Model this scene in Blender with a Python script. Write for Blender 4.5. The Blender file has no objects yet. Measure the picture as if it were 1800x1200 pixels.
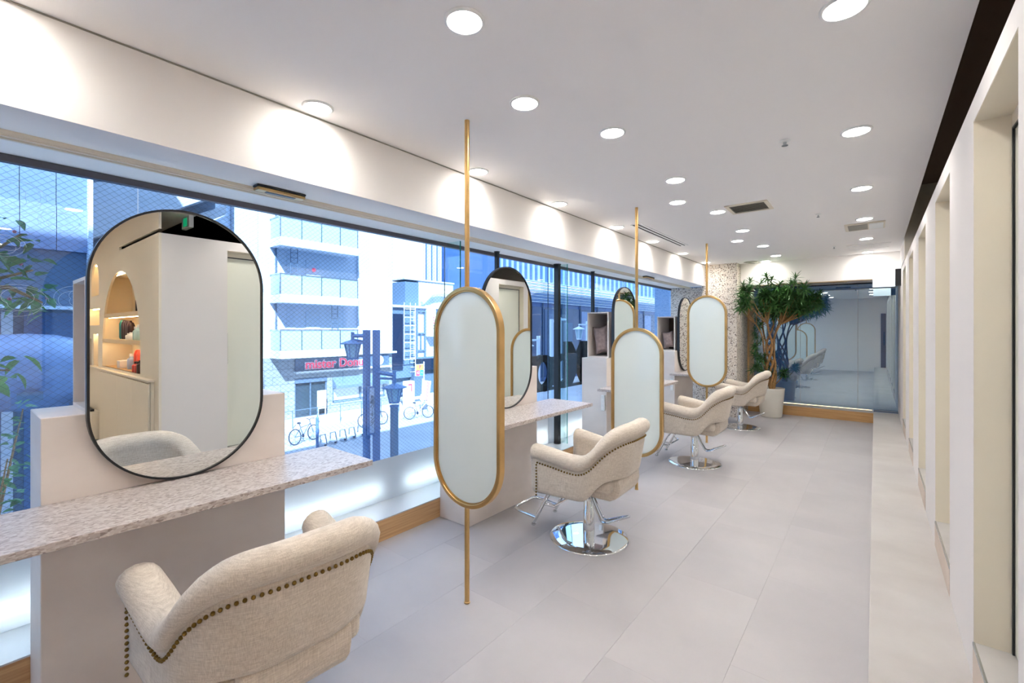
import bpy, bmesh, math, random
from mathutils import Vector, Matrix
random.seed(7)
PI = math.pi
S = bpy.context.scene
COL = S.collection
# ---------------------------------------------------------------- camera
F_PX, CX, HORIZON = 797.0, 900.0, 580.0
YAW = math.atan2(638.0, F_PX)
EYE = 1.46978
cam_d = bpy.data.cameras.new('camera'); cam = bpy.data.objects.new('camera', cam_d); COL.objects.link(cam)
cam.location = (0, 0, EYE); cam.rotation_euler = (PI/2, 0, YAW)
cam_d.sensor_width = 36.0; cam_d.lens = 36.0*F_PX/1800.0
cam_d.shift_x = 0.0; cam_d.shift_y = -(600.0-HORIZON)/1800.0
cam_d.clip_start = 0.02; cam_d.clip_end = 400
S.camera = cam
# ---------------------------------------------------------------- world, sun, exposure
W = bpy.data.worlds.new('sky'); S.world = W; W.use_nodes = True
nt = W.node_tree; bg = nt.nodes['Background']
bg.inputs['Color'].default_value = (0.66, 0.81, 1.0, 1); bg.inputs['Strength'].default_value = 2.1
sd = bpy.data.lights.new('sun', 'SUN'); sd.energy = 13.0; sd.angle = 0.01; sd.color = (1, 0.97, 0.92)
sun = bpy.data.objects.new('sun', sd); COL.objects.link(sun)
sun.rotation_euler = Vector((-0.62, 0.42, -0.66)).to_track_quat('-Z', 'Y').to_euler()
LAMP_W = 1.9
S.view_settings.view_transform = 'Standard'; S.view_settings.look = 'None'
S.view_settings.exposure = 0.48; S.view_settings.gamma = 1.0; S.view_settings.use_curve_mapping = False
S.cycles.max_bounces = 12; S.cycles.diffuse_bounces = 8; S.cycles.glossy_bounces = 5
S.cycles.transparent_max_bounces = 16; S.cycles.transmission_bounces = 6
S.cycles.caustics_reflective = False; S.cycles.caustics_refractive = False
S.cycles.sample_clamp_indirect = 20.0
S.cycles.use_denoising = True; S.cycles.use_adaptive_sampling = True; S.cycles.adaptive_threshold = 0.015

# ---------------------------------------------------------------- materials
def lin(c):
    return tuple(((x/255.0+0.055)/1.055)**2.4 if x/255.0 > 0.04045 else x/255.0/12.92 for x in c)
def mat(name, rgb, rough=0.5, metal=0.0, spec=0.5, emit=None, estr=0.0, bump=None, vary=None):
    """rgb are 0-255 screen values; bump=(scale, strength); vary=(scale, amount)"""
    m = bpy.data.materials.new(name); m.use_nodes = True
    n, l = m.node_tree.nodes, m.node_tree.links
    b = n['Principled BSDF']; c = lin(rgb)
    b.inputs['Base Color'].default_value = (*c, 1); b.inputs['Roughness'].default_value = rough
    b.inputs['Metallic'].default_value = metal; b.inputs['Specular IOR Level'].default_value = spec
    if emit is not None:
        b.inputs['Emission Color'].default_value = (*lin(emit), 1); b.inputs['Emission Strength'].default_value = estr
    tc = n.new('ShaderNodeTexCoord')
    if vary:
        no = n.new('ShaderNodeTexNoise'); no.inputs['Scale'].default_value = vary[0]; no.inputs['Detail'].default_value = 5
        l.new(tc.outputs['Object'], no.inputs['Vector'])
        r = n.new('ShaderNodeValToRGB'); a = vary[1]
        r.color_ramp.elements[0].position = .3; r.color_ramp.elements[1].position = .7
        r.color_ramp.elements[0].color = (*[x*(1-a) for x in c], 1); r.color_ramp.elements[1].color = (*[min(1, x*(1+a)) for x in c], 1)
        l.new(no.outputs['Fac'], r.inputs['Fac']); l.new(r.outputs['Color'], b.inputs['Base Color'])
    if bump:
        no = n.new('ShaderNodeTexNoise'); no.inputs['Scale'].default_value = bump[0]; no.inputs['Detail'].default_value = 4
        l.new(tc.outputs['Object'], no.inputs['Vector'])
        bu = n.new('ShaderNodeBump'); bu.inputs['Strength'].default_value = bump[1]; bu.inputs['Distance'].default_value = 0.01
        l.new(no.outputs['Fac'], bu.inputs['Height']); l.new(bu.outputs['Normal'], b.inputs['Normal'])
    return m
def glassmat(name, tint, refl=0.08, rough=0.0, density=None, body=(90,120,160), wire=False, translucent=0, gcol=(.95, .97, 1)):
    """thin pane: tinted see-through mixed with a mirror reflection; density adds a body film"""
    m = bpy.data.materials.new(name); m.use_nodes = True
    n, l = m.node_tree.nodes, m.node_tree.links; n.clear()
    out = n.new('ShaderNodeOutputMaterial'); tr = n.new('ShaderNodeBsdfTransparent'); gl = n.new('ShaderNodeBsdfGlossy')
    tr.inputs['Color'].default_value = (*tint, 1); gl.inputs['Roughness'].default_value = rough
    gl.inputs['Color'].default_value = (*gcol, 1)
    lw = n.new('ShaderNodeLayerWeight'); lw.inputs['Blend'].default_value = 0.35
    mr = n.new('ShaderNodeMapRange'); mr.inputs['To Min'].default_value = refl; mr.inputs['To Max'].default_value = min(1, refl*3.2)
    l.new(lw.outputs['Facing'], mr.inputs['Value'])
    base = tr.outputs[0]
    if density:
        df = n.new('ShaderNodeBsdfDiffuse'); df.inputs['Color'].default_value = (*lin(body), 1)
        if translucent:
            d2 = n.new('ShaderNodeBsdfTranslucent'); d2.inputs['Color'].default_value = (*lin(body), 1)
            mt = n.new('ShaderNodeMixShader'); mt.inputs[0].default_value = translucent; l.new(df.outputs[0], mt.inputs[1]); l.new(d2.outputs[0], mt.inputs[2]); df = mt
        mx0 = n.new('ShaderNodeMixShader'); mx0.inputs[0].default_value = density
        l.new(tr.outputs[0], mx0.inputs[1]); l.new(df.outputs[0], mx0.inputs[2]); base = mx0.outputs[0]
    if wire:
        tc = n.new('ShaderNodeTexCoord'); sp = n.new('ShaderNodeSeparateXYZ'); l.new(tc.outputs['Object'], sp.inputs[0])
        mk = []
        for sg in (1, -1):
            a = n.new('ShaderNodeMath'); a.operation = 'MULTIPLY_ADD'; a.inputs[1].default_value = sg*1.25
            l.new(sp.outputs['Z'], a.inputs[0]); l.new(sp.outputs['Y'], a.inputs[2])
            d = n.new('ShaderNodeMath'); d.operation = 'DIVIDE'; d.inputs[1].default_value = 0.036; l.new(a.outputs[0], d.inputs[0])
            f = n.new('ShaderNodeMath'); f.operation = 'FRACT'; l.new(d.outputs[0], f.inputs[0])
            g = n.new('ShaderNodeMath'); g.operation = 'LESS_THAN'; g.inputs[1].default_value = 0.06; l.new(f.outputs[0], g.inputs[0])
            mk.append(g)
        mm = n.new('ShaderNodeMath'); mm.operation = 'MAXIMUM'; l.new(mk[0].outputs[0], mm.inputs[0]); l.new(mk[1].outputs[0], mm.inputs[1])
        mc = n.new('ShaderNodeMath'); mc.operation = 'MULTIPLY'; mc.inputs[1].default_value = .38; l.new(mm.outputs[0], mc.inputs[0])
        wd = n.new('ShaderNodeBsdfDiffuse'); wd.inputs['Color'].default_value = (.12, .16, .22, 1)
        mx1 = n.new('ShaderNodeMixShader'); l.new(mc.outputs[0], mx1.inputs[0]); l.new(base, mx1.inputs[1]); l.new(wd.outputs[0], mx1.inputs[2])
        base = mx1.outputs[0]
    mx = n.new('ShaderNodeMixShader'); l.new(mr.outputs[0], mx.inputs[0]); l.new(base, mx.inputs[1]); l.new(gl.outputs[0], mx.inputs[2])
    l.new(mx.outputs[0], out.inputs[0])
    return m
def chipmat(name, base, chips, scale, size=0.42, rough=0.35, dense=False, stretch=(1,1,1)):
    m = bpy.data.materials.new(name); m.use_nodes = True
    n, l = m.node_tree.nodes, m.node_tree.links; b = n['Principled BSDF']; b.inputs['Roughness'].default_value = rough
    tc = n.new('ShaderNodeTexCoord'); mp = n.new('ShaderNodeMapping'); mp.inputs['Scale'].default_value = stretch
    mp.inputs['Rotation'].default_value = (.3, .5, .7)
    l.new(tc.outputs['Object'], mp.inputs['Vector'])
    nz = n.new('ShaderNodeTexNoise'); nz.inputs['Scale'].default_value = scale*.7; nz.inputs['Detail'].default_value = 2
    l.new(mp.outputs[0], nz.inputs['Vector'])
    ad = n.new('ShaderNodeMixRGB'); ad.blend_type = 'ADD'; ad.inputs[0].default_value = .9/scale*1.3
    l.new(mp.outputs[0], ad.inputs[1]); l.new(nz.outputs['Color'], ad.inputs[2])
    vo = n.new('ShaderNodeTexVoronoi'); vo.inputs['Scale'].default_value = scale
    l.new(ad.outputs[0], vo.inputs['Vector'])
    ra = n.new('ShaderNodeValToRGB'); ra.color_ramp.interpolation = 'CONSTANT'
    sp = n.new('ShaderNodeSeparateColor'); l.new(vo.outputs['Color'], sp.inputs[0]); l.new(sp.outputs[0], ra.inputs['Fac'])
    el = ra.color_ramp.elements
    while len(el) < len(chips): el.new(0.5)
    for i, (p, c) in enumerate(chips): el[i].position = p; el[i].color = (*lin(c), 1)
    mx = n.new('ShaderNodeMixRGB'); mx.inputs[1].default_value = (*lin(base), 1)
    th = n.new('ShaderNodeMath'); th.operation = 'LESS_THAN'; l.new(vo.outputs['Distance'], th.inputs[0])
    if dense: th.inputs[1].default_value = 2.0
    else:
        sc = n.new('ShaderNodeMath'); sc.operation = 'MULTIPLY'; sc.inputs[1].default_value = size*1.1; l.new(sp.outputs[1], sc.inputs[0])
        l.new(sc.outputs[0], th.inputs[1])
    l.new(th.outputs[0], mx.inputs[0]); l.new(ra.outputs['Color'], mx.inputs[2]); l.new(mx.outputs[0], b.inputs['Base Color'])
    return m
def woodmat(name, a, b_, axis='Y', scale=1.0, rough=.45):
    m = bpy.data.materials.new(name); m.use_nodes = True
    n, l = m.node_tree.nodes, m.node_tree.links; b = n['Principled BSDF']; b.inputs['Roughness'].default_value = rough
    tc = n.new('ShaderNodeTexCoord'); mp = n.new('ShaderNodeMapping')
    sc = {'Y': (45, 1.6, 60), 'X': (1.6, 45, 60), 'Z': (45, 45, 1.6)}[axis]; mp.inputs['Scale'].default_value = [s*scale for s in sc]
    l.new(tc.outputs['Object'], mp.inputs['Vector'])
    no = n.new('ShaderNodeTexNoise'); no.inputs['Scale'].default_value = 1.5; no.inputs['Detail'].default_value = 6; no.inputs['Distortion'].default_value = .4
    l.new(mp.outputs[0], no.inputs['Vector']); r = n.new('ShaderNodeValToRGB')
    r.color_ramp.elements[0].position = .3; r.color_ramp.elements[1].position = .72
    r.color_ramp.elements[0].color = (*lin(a), 1); r.color_ramp.elements[1].color = (*lin(b_), 1)
    l.new(no.outputs['Fac'], r.inputs['Fac']); l.new(r.outputs['Color'], b.inputs['Base Color'])
    return m
def stonemat(name, a, b_, rough=.45, scale=2.2):
    m = bpy.data.materials.new(name); m.use_nodes = True
    n, l = m.node_tree.nodes, m.node_tree.links; b = n['Principled BSDF']; b.inputs['Roughness'].default_value = rough
    tc = n.new('ShaderNodeTexCoord'); mp = n.new('ShaderNodeMapping'); mp.inputs['Scale'].default_value = (.8, 1, 1.6)
    l.new(tc.outputs['Object'], mp.inputs['Vector'])
    no = n.new('ShaderNodeTexNoise'); no.inputs['Scale'].default_value = scale; no.inputs['Detail'].default_value = 4; no.inputs['Distortion'].default_value = .3
    oi = n.new('ShaderNodeObjectInfo'); ad = n.new('ShaderNodeMixRGB'); ad.blend_type = 'ADD'; ad.inputs[0].default_value = 1
    cb = n.new('ShaderNodeMath'); cb.operation = 'MULTIPLY'; cb.inputs[1].default_value = 37.; l.new(oi.outputs['Random'], cb.inputs[0])
    l.new(mp.outputs[0], ad.inputs[1]); l.new(cb.outputs[0], ad.inputs[2]); l.new(ad.outputs[0], no.inputs['Vector'])
    r = n.new('ShaderNodeValToRGB'); r.color_ramp.elements[0].position = .3; r.color_ramp.elements[1].position = .72
    r.color_ramp.elements[0].color = (*lin(a), 1); r.color_ramp.elements[1].color = (*lin(b_), 1)
    l.new(no.outputs['Fac'], r.inputs['Fac']); l.new(r.outputs['Color'], b.inputs['Base Color'])
    return m
def fabricmat(name, a, b_, scale=420):
    m = bpy.data.materials.new(name); m.use_nodes = True
    n, l = m.node_tree.nodes, m.node_tree.links; b = n['Principled BSDF']; b.inputs['Roughness'].default_value = .9
    b.inputs['Specular IOR Level'].default_value = .15; b.inputs['Sheen Weight'].default_value = .25
    tc = n.new('ShaderNodeTexCoord'); outs = []
    for v in ((.08, .08, 1), (1, 1, .06)):
        mp = n.new('ShaderNodeMapping'); mp.inputs['Scale'].default_value = v; l.new(tc.outputs['Object'], mp.inputs['Vector'])
        no = n.new('ShaderNodeTexNoise'); no.inputs['Scale'].default_value = scale; no.inputs['Detail'].default_value = 2
        l.new(mp.outputs[0], no.inputs['Vector']); outs.append(no.outputs['Fac'])
    ad = n.new('ShaderNodeMath'); ad.operation = 'ADD'; l.new(outs[0], ad.inputs[0]); l.new(outs[1], ad.inputs[1])
    hf = n.new('ShaderNodeMath'); hf.operation = 'MULTIPLY'; hf.inputs[1].default_value = .5; l.new(ad.outputs[0], hf.inputs[0])
    r = n.new('ShaderNodeValToRGB'); r.color_ramp.elements[0].position = .36; r.color_ramp.elements[1].position = .64
    r.color_ramp.elements[0].color = (*lin(a), 1); r.color_ramp.elements[1].color = (*lin(b_), 1)
    l.new(hf.outputs[0], r.inputs['Fac']); l.new(r.outputs['Color'], b.inputs['Base Color'])
    bu = n.new('ShaderNodeBump'); bu.inputs['Strength'].default_value = .25; bu.inputs['Distance'].default_value = .002
    l.new(hf.outputs[0], bu.inputs['Height']); l.new(bu.outputs['Normal'], b.inputs['Normal'])
    return m
def tilemat(name, c, mortar, w, h, rough=.4, spec=.5, plane='YZ', ms=.02, bias=.06):
    m = bpy.data.materials.new(name); m.use_nodes = True
    n, l = m.node_tree.nodes, m.node_tree.links; b = n['Principled BSDF']; b.inputs['Roughness'].default_value = rough
    tc = n.new('ShaderNodeTexCoord'); sp = n.new('ShaderNodeSeparateXYZ'); l.new(tc.outputs['Object'], sp.inputs[0])
    cb = n.new('ShaderNodeCombineXYZ'); l.new(sp.outputs[plane[0]], cb.inputs[0]); l.new(sp.outputs[plane[1]], cb.inputs[1])
    br = n.new('ShaderNodeTexBrick'); br.inputs['Scale'].default_value = 1; br.inputs['Brick Width'].default_value = w; br.inputs['Row Height'].default_value = h
    br.inputs['Mortar Size'].default_value = ms; br.inputs['Color1'].default_value = (*lin(c), 1)
    br.inputs['Color2'].default_value = (*[min(1, x*(1-bias*2)) for x in lin(c)], 1); br.inputs['Mortar'].default_value = (*lin(mortar), 1)
    l.new(cb.outputs[0], br.inputs['Vector']); l.new(br.outputs['Color'], b.inputs['Base Color'])
    return m

M = {}
M['ceil'] = mat('ceiling_paint', (246, 243, 241), .9, spec=.2)
M['wall'] = mat('wall_paint', (242, 238, 234), .75, spec=.25)
M['wall_cream'] = mat('cream_laminate', (226, 216, 198), .45, spec=.4)
M['door'] = mat('door_laminate', (222, 222, 208), .4)
M['black'] = mat('black_metal', (22, 23, 26), .35)
M['blackm'] = mat('matt_black', (14, 12, 11), .8, spec=.1)
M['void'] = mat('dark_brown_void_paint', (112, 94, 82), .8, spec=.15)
M['floor'] = stonemat('floor_vinyl', (166, 162, 163), (177, 173, 173), .5, 2.0)
M['joint'] = mat('floor_joint', (160, 154, 154), .8)
M['platform'] = stonemat('platform_stone', (174, 169, 165), (188, 184, 180), .55, 3.0)
M['riser'] = stonemat('riser_stone', (196, 178, 162), (208, 192, 178), .6, 3.0)
M['cabinet'] = stonemat('station_laminate', (220, 209, 201), (230, 221, 214), .5, 3.2)
M['wood'] = woodmat('oak', (180, 138, 92), (208, 168, 120), 'Y')
M['woodx'] = woodmat('oak_x', (176, 132, 82), (204, 164, 112), 'X')
M['woodz'] = woodmat('oak_z', (200, 158, 104), (222, 184, 134), 'Z')
M['brass'] = mat('brushed_brass', (210, 171, 112), .32, 1.0, vary=(9, .1))
M['brassd'] = mat('aged_brass_nail', (128, 100, 46), .35, .9)
M['chrome'] = mat('chrome', (226, 228, 230), .04, 1.0)
M['mirror'] = mat('mirror_silver', (236, 238, 234), .0, 1.0)
M['steel'] = mat('steel', (190, 196, 200), .25, 1.0)
M['frost'] = mat('frosted_glass_panel', (224, 234, 232), .08, spec=.55)
M['fabric'] = fabricmat('beige_linen', (186, 173, 158), (218, 207, 193))
M['velvet'] = mat('brown_velvet', (146, 126, 120), .8, bump=(40, .5), vary=(30, .2))
M['table'] = chipmat('agglomerate_stone', (200, 190, 184), [(0, (190, 180, 175)), (.35, (174, 162, 156)), (.6, (200, 192, 187)), (.82, (160, 148, 142)), (.93, (142, 129, 123))], 150, dense=True, rough=.35, stretch=(1, .55, 1.3))
M['terrazzo'] = chipmat('terrazzo', (226, 216, 204), [(0, (120, 104, 92)), (.25, (182, 168, 152)), (.5, (84, 74, 70)), (.68, (236, 230, 220)), (.85, (140, 118, 100))], 62, size=.62, rough=.5)
M['glass'] = glassmat('window_glass', (.80, .90, 1.0), .055)
M['glassw'] = glassmat('wired_window_glass', (.74, .87, 1.0), .07, wire=True)
M['film'] = glassmat('privacy_film', (.5, .55, .6), .03, rough=.2, density=.93, body=(222, 218, 214), translucent=.6)
M['fin'] = glassmat('glass_fin', (.86, .96, .95), .05)
M['finedge'] = mat('green_glass_edge', (30, 128, 112), .15, spec=.8)
M['farglass'] = glassmat('far_partition_glass', (.42, .56, .64), .42, density=.12, body=(130, 165, 190), gcol=(.88, 1.0, .97))
M['lamp'] = mat('lit_diffuser', (255, 255, 255), .5, emit=(255, 251, 245), estr=50.0)
M['led'] = mat('led_strip', (255, 240, 220), .5, emit=(255, 222, 170), estr=26.0)
M['ledfar'] = mat('led_strip_far', (255, 240, 220), .5, emit=(255, 226, 180), estr=2.0)
M['sign'] = mat('lit_sign_face', (250, 253, 255), .4, emit=(236, 246, 255), estr=1.05)
M['signtext'] = mat('grey_sign_text', (150, 168, 186), .6)
M['white'] = mat('white_plastic', (238, 238, 236), .4)
M['grille'] = mat('grille_grey', (150, 146, 134), .6)
M['green'] = mat('exit_green', (20, 160, 110), .5, emit=(20, 160, 110), estr=.6)
M['pot'] = mat('white_planter', (224, 220, 210), .5)
M['soil'] = mat('soil', (74, 60, 48), .95, bump=(60, .6))
M['trunk'] = mat('trunk_bark', (160, 120, 74), .75, vary=(30, .25), bump=(60, .5))
M['leaf'] = mat('dark_green_leaf', (60, 102, 46), .42, vary=(4, .35))
M['leaf2'] = mat('street_tree_leaf', (74, 128, 66), .5, vary=(5, .3))
def col(name, rgb, rough=.5, **k):
    M[name] = mat(name, rgb, rough, **k); return M[name]

# ---------------------------------------------------------------- mesh helpers
class MB:
    def __init__(s): s.v = []; s.f = []
    def add(s, vs, fs):
        o = len(s.v); s.v += [tuple(p) for p in vs]; s.f += [[i+o for i in f] for f in fs]; return s
    def box(s, x0, x1, y0, y1, z0, z1):
        vs = [(x, y, z) for z in (z0, z1) for y in (y0, y1) for x in (x0, x1)]
        return s.add(vs, [(0, 2, 3, 1), (4, 5, 7, 6), (0, 1, 5, 4), (2, 6, 7, 3), (0, 4, 6, 2), (1, 3, 7, 5)])
    def tube(s, pts, r, n=8, closed=False, cap=True):
        pts = [Vector(p) for p in pts]; N = len(pts); rs = r if isinstance(r, (list, tuple)) else [r]*N
        vs = []; prev = None
        for i, p in enumerate(pts):
            a = pts[(i-1) % N] if (closed or i > 0) else p; b = pts[(i+1) % N] if (closed or i < N-1) else p
            t = (b-a); t = t.normalized() if t.length > 1e-9 else Vector((0, 0, 1))
            if prev is None:
                u = t.cross(Vector((0, 0, 1)) if abs(t.z) < .9 else Vector((1, 0, 0))).normalized()
            else:
                u = prev - t*prev.dot(t); u = u.normalized() if u.length > 1e-6 else t.orthogonal().normalized()
            prev = u; w = t.cross(u)
            for k in range(n):
                an = 2*PI*k/n; vs.append(p + (u*math.cos(an)+w*math.sin(an))*rs[i])
        fs = []
        for i in range(N if closed else N-1):
            j = (i+1) % N
            for k in range(n):
                k2 = (k+1) % n; fs.append((i*n+k, i*n+k2, j*n+k2, j*n+k))
        if cap and not closed: fs += [tuple(range(n))[::-1], tuple((N-1)*n+k for k in range(n))]
        return s.add(vs, fs)
    def lathe(s, prof, c=(0, 0, 0), n=24, axis='Z'):
        vs = []; L = len(prof)
        for k in range(n):
            a = 2*PI*k/n
            for r, z in prof:
                p = (r*math.cos(a), r*math.sin(a), z)
                if axis == 'X': p = (p[2], p[0], p[1])
                if axis == 'Y': p = (p[0], p[2], p[1])
                vs.append((c[0]+p[0], c[1]+p[1], c[2]+p[2]))
        fs = [(k*L+i, ((k+1) % n)*L+i, ((k+1) % n)*L+i+1, k*L+i+1) for k in range(n) for i in range(L-1)]
        s.add(vs, fs); o = len(s.v)-len(vs)
        if prof[0][0] > 1e-6: s.f.append([o+k*L for k in range(n)][::-1])
        if prof[-1][0] > 1e-6: s.f.append([o+k*L+L-1 for k in range(n)])
        return s
    def cyl(s, c, r, h, n=20, axis='Z'): return s.lathe([(r, 0), (r, h)], c, n, axis)
    def ball(s, c, r, n=10, sc=(1, 1, 1)):
        prof = [(math.sin(PI*i/n), -math.cos(PI*i/n)) for i in range(n+1)]; o = len(s.v)
        s.lathe([(max(a, 0)*r, b*r) for a, b in prof], (0, 0, 0), max(8, n))
        for i in range(o, len(s.v)):
            x, y, z = s.v[i]; s.v[i] = (c[0]+x*sc[0], c[1]+y*sc[1], c[2]+z*sc[2])
        return s
    def prism(s, poly, d0, d1, plane='XZ'):
        """poly in the plane's two axes, extruded d0..d1 along the third"""
        def P(a, b, d): return {'XZ': (a, d, b), 'YZ': (d, a, b), 'XY': (a, b, d)}[plane]
        n = len(poly); vs = [P(a, b, d0) for a, b in poly]+[P(a, b, d1) for a, b in poly]
        return s.add(vs, [tuple(range(n))[::-1], tuple(range(n, 2*n))]+[(i, (i+1) % n, (i+1) % n+n, i+n) for i in range(n)])
    def ring(s, outer, inner, d0, d1, plane='XZ'):
        def P(a, b, d): return {'XZ': (a, d, b), 'YZ': (d, a, b), 'XY': (a, b, d)}[plane]
        n = len(outer); vs = []
        for d in (d0, d1): vs += [P(a, b, d) for a, b in outer]+[P(a, b, d) for a, b in inner]
        fs = []
        for i in range(n):
            j = (i+1) % n
            fs += [(i, j, n+j, n+i), (2*n+i, 3*n+i, 3*n+j, 2*n+j), (i, 2*n+i, 2*n+j, j), (n+i, n+j, 3*n+j, 3*n+i)]
        return s.add(vs, fs)
    def build(s, name, m, parent=None, smooth=False, bevel=0, seg=1, origin=True):
        if parent is not None:
            off = Vector((0, 0, 0)); q = parent
            while q: off += q.location; q = q.parent
        elif origin and s.v:
            xs, ys, zs = zip(*s.v); off = Vector(((min(xs)+max(xs))/2, (min(ys)+max(ys))/2, min(zs)))
        else: off = Vector((0, 0, 0))
        me = bpy.data.meshes.new(name)
        me.from_pydata([(x-off.x, y-off.y, z-off.z) for x, y, z in s.v], [], s.f); me.validate()
        bm = bmesh.new(); bm.from_mesh(me)
        bmesh.ops.recalc_face_normals(bm, faces=bm.faces)
        if bevel:
            ed = [e for e in bm.edges if len(e.link_faces) == 2 and e.calc_face_angle(0) > .6]
            bmesh.ops.bevel(bm, geom=ed, offset=bevel, segments=seg, affect='EDGES', profile=.5, clamp_overlap=True)
        if smooth:
            for f in bm.faces: f.smooth = True
            for e in bm.edges:
                if len(e.link_faces) == 2 and e.calc_face_angle(0) > (smooth if isinstance(smooth, float) else .7): e.smooth = False
        bm.to_mesh(me); bm.free()
        me.materials.append(M[m] if isinstance(m, str) else m)
        o = bpy.data.objects.new(name, me); COL.objects.link(o)
        if parent is not None: o.parent = parent
        else: o.location = off
        return o
def bx(name, m, x0, x1, y0, y1, z0, z1, parent=None, bevel=0, seg=1): return MB().box(x0, x1, y0, y1, z0, z1).build(name, m, parent, bevel=bevel, seg=seg, smooth=bool(bevel))
def tag(o, label, cat, group=None, kind=None):
    o['label'] = label; o['category'] = cat
    if group: o['group'] = group
    if kind: o['kind'] = kind
    return o
def thing(name, label, cat, loc=(0, 0, 0), group=None):
    o = bpy.data.objects.new(name, None); COL.objects.link(o); o.location = loc; o.empty_display_size = .1
    return tag(o, label, cat, group)
def struct(o): o['kind'] = 'structure'; return o
KIDS = {}
def kids(o): return [c for c in bpy.data.objects if c.parent == o] if o.name not in KIDS else KIDS[o.name]
def copy_tree(o, parent=None, loc=None, rz=None, label=None):
    c = o.copy(); COL.objects.link(c)
    if parent is not None: c.parent = parent
    if loc is not None: c.location = loc
    if rz is not None: c.rotation_euler = (0, 0, rz)
    if label: c['label'] = label
    for ch in kids(o): copy_tree(ch, c)
    return c
def stadium(cy, cz, hw, z0, z1, n=20, r=None):
    """rounded upright outline; r defaults to the half width"""
    r = r or hw; pts = []
    for (cx_, cz_, a0) in ((cy+hw-r, z1-r, 0), (cy-hw+r, z1-r, PI/2), (cy-hw+r, z0+r, PI), (cy+hw-r, z0+r, 1.5*PI)):
        for i in range(n+1):
            a = a0+PI/2*i/n; p = (cx_+r*math.cos(a), cz_+r*math.sin(a))
            if not pts or abs(p[0]-pts[-1][0])+abs(p[1]-pts[-1][1]) > 1e-5: pts.append(p)
    if abs(pts[0][0]-pts[-1][0])+abs(pts[0][1]-pts[-1][1]) < 1e-5: pts.pop()
    return pts
def arc_z(z): return z

# ================================================================ ROOM SHELL
H = 2.6; ZP = .155; ZS = .302; XR = .288; XS = -2.317; ZL = 2.238; XG = -2.97
fl = struct(bx('floor', 'joint', -2.70, -.02, -1.5, 9.2, -.06, -.002))
def tile_rows():
    xs = [-.02, -.497, -.954, -1.411, -1.868, -2.325, -2.70]; k = 0
    meshes = {}
    for i in range(len(xs)-1):
        y = -1.5 - (.3 if i % 2 else 0)
        while y < 9.2:
            a, b = max(y, -1.5), min(y+.914, 9.2)
            key = (round(xs[i]-xs[i+1], 3), round(b-a, 3))
            if key not in meshes:
                o = MB().box(-key[0]/2+.0006, key[0]/2-.0006, -key[1]/2+.0003, key[1]/2-.0003, -.002, 0).build('tile', 'floor', fl, origin=False)
                for v in o.data.vertices: v.co -= Vector((0, 0, 0)) - fl.location
                meshes[key] = o.data
            else:
                o = bpy.data.objects.new('tile', meshes[key]); COL.objects.link(o); o.parent = fl
            o.location = Vector(((xs[i]+xs[i+1])/2, (a+b)/2, 0)) - fl.location
            k += 1; y += .914
tile_rows()
struct(bx('floor_platform', 'platform', -.02, .60, -1.5, 9.36, -.06, ZP, bevel=.002))
struct(bx('floor_salon_back', 'platform', .60, 4.0, -1.5, 1.18, -.06, ZP))
struct(bx('ceiling', 'ceil', XS, .28, -1.5, 8.56, H, H+.12))
struct(bx('ceiling_rear', 'ceil', .281, 4.0, -1.5, 1.55, H, H+.12))
struct(bx('wall_left', 'wall', -3.06, XS, -1.5, 8.33, ZL, H+.12))
struct(bx('trim_1', 'grille', XS-.001, XS+.004, -1.5, 8.3, H-.007, H-.001))     # shadow gap line
struct(bx('wall_back', 'wall', -3.1, 4.1, -1.6, -1.5, -.06, H+.12))
struct(bx('wall_far_side', 'wall', 4.0, 4.1, -1.5, 1.2, -.06, H+.12))
# the void above the booths
struct(bx('ceiling_void', 'void', .26, 3.4, 1.50, 7.30, 3.2, 3.3))
struct(bx('wall_void_riser', 'void', .281, .30, 1.55, 7.26, H+.12, 3.2))
struct(bx('wall_void_front', 'void', .30, 3.4, 1.50, 1.548, H+.12, 3.2))
struct(bx('wall_void_back', 'blackm', 3.3, 3.4, 1.2, 7.30, 2.3, 3.2))
struct(bx('wall_void_end', 'wall_cream', .281, 3.4, 7.256, 7.4, 2.335, 3.2))
struct(bx('ceiling_booth', 'wall_cream', XR+.16, 3.3, 1.19, 7.26, 2.30, 2.33))  # unseen booth top, made cream to bounce light up into the void
struct(bx('ceiling_end', 'ceil', .281, .9, 7.4, 9.6, 2.335, H+.12))
# right wall with five booth openings
ops = [(1.725+1.37*k, 2.407+1.37*k+(.01 if k else 0)) for k in range(5)]
ZO = 2.25
wr = MB(); ys = [1.2005]+[y for o in ops for y in o]+[9.62]
for i in range(0, len(ys), 2): wr.box(XR, XR+.16, ys[i], ys[i+1], ZP-.05, 2.335)
for a, b in ops: wr.box(XR, XR+.16, a, b, ZO, 2.335)
M['pier'] = mat('pier_laminate', (222, 216, 212), .6, spec=.3)
wall_right = struct(wr.build('wall_right', 'pier'))
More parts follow.
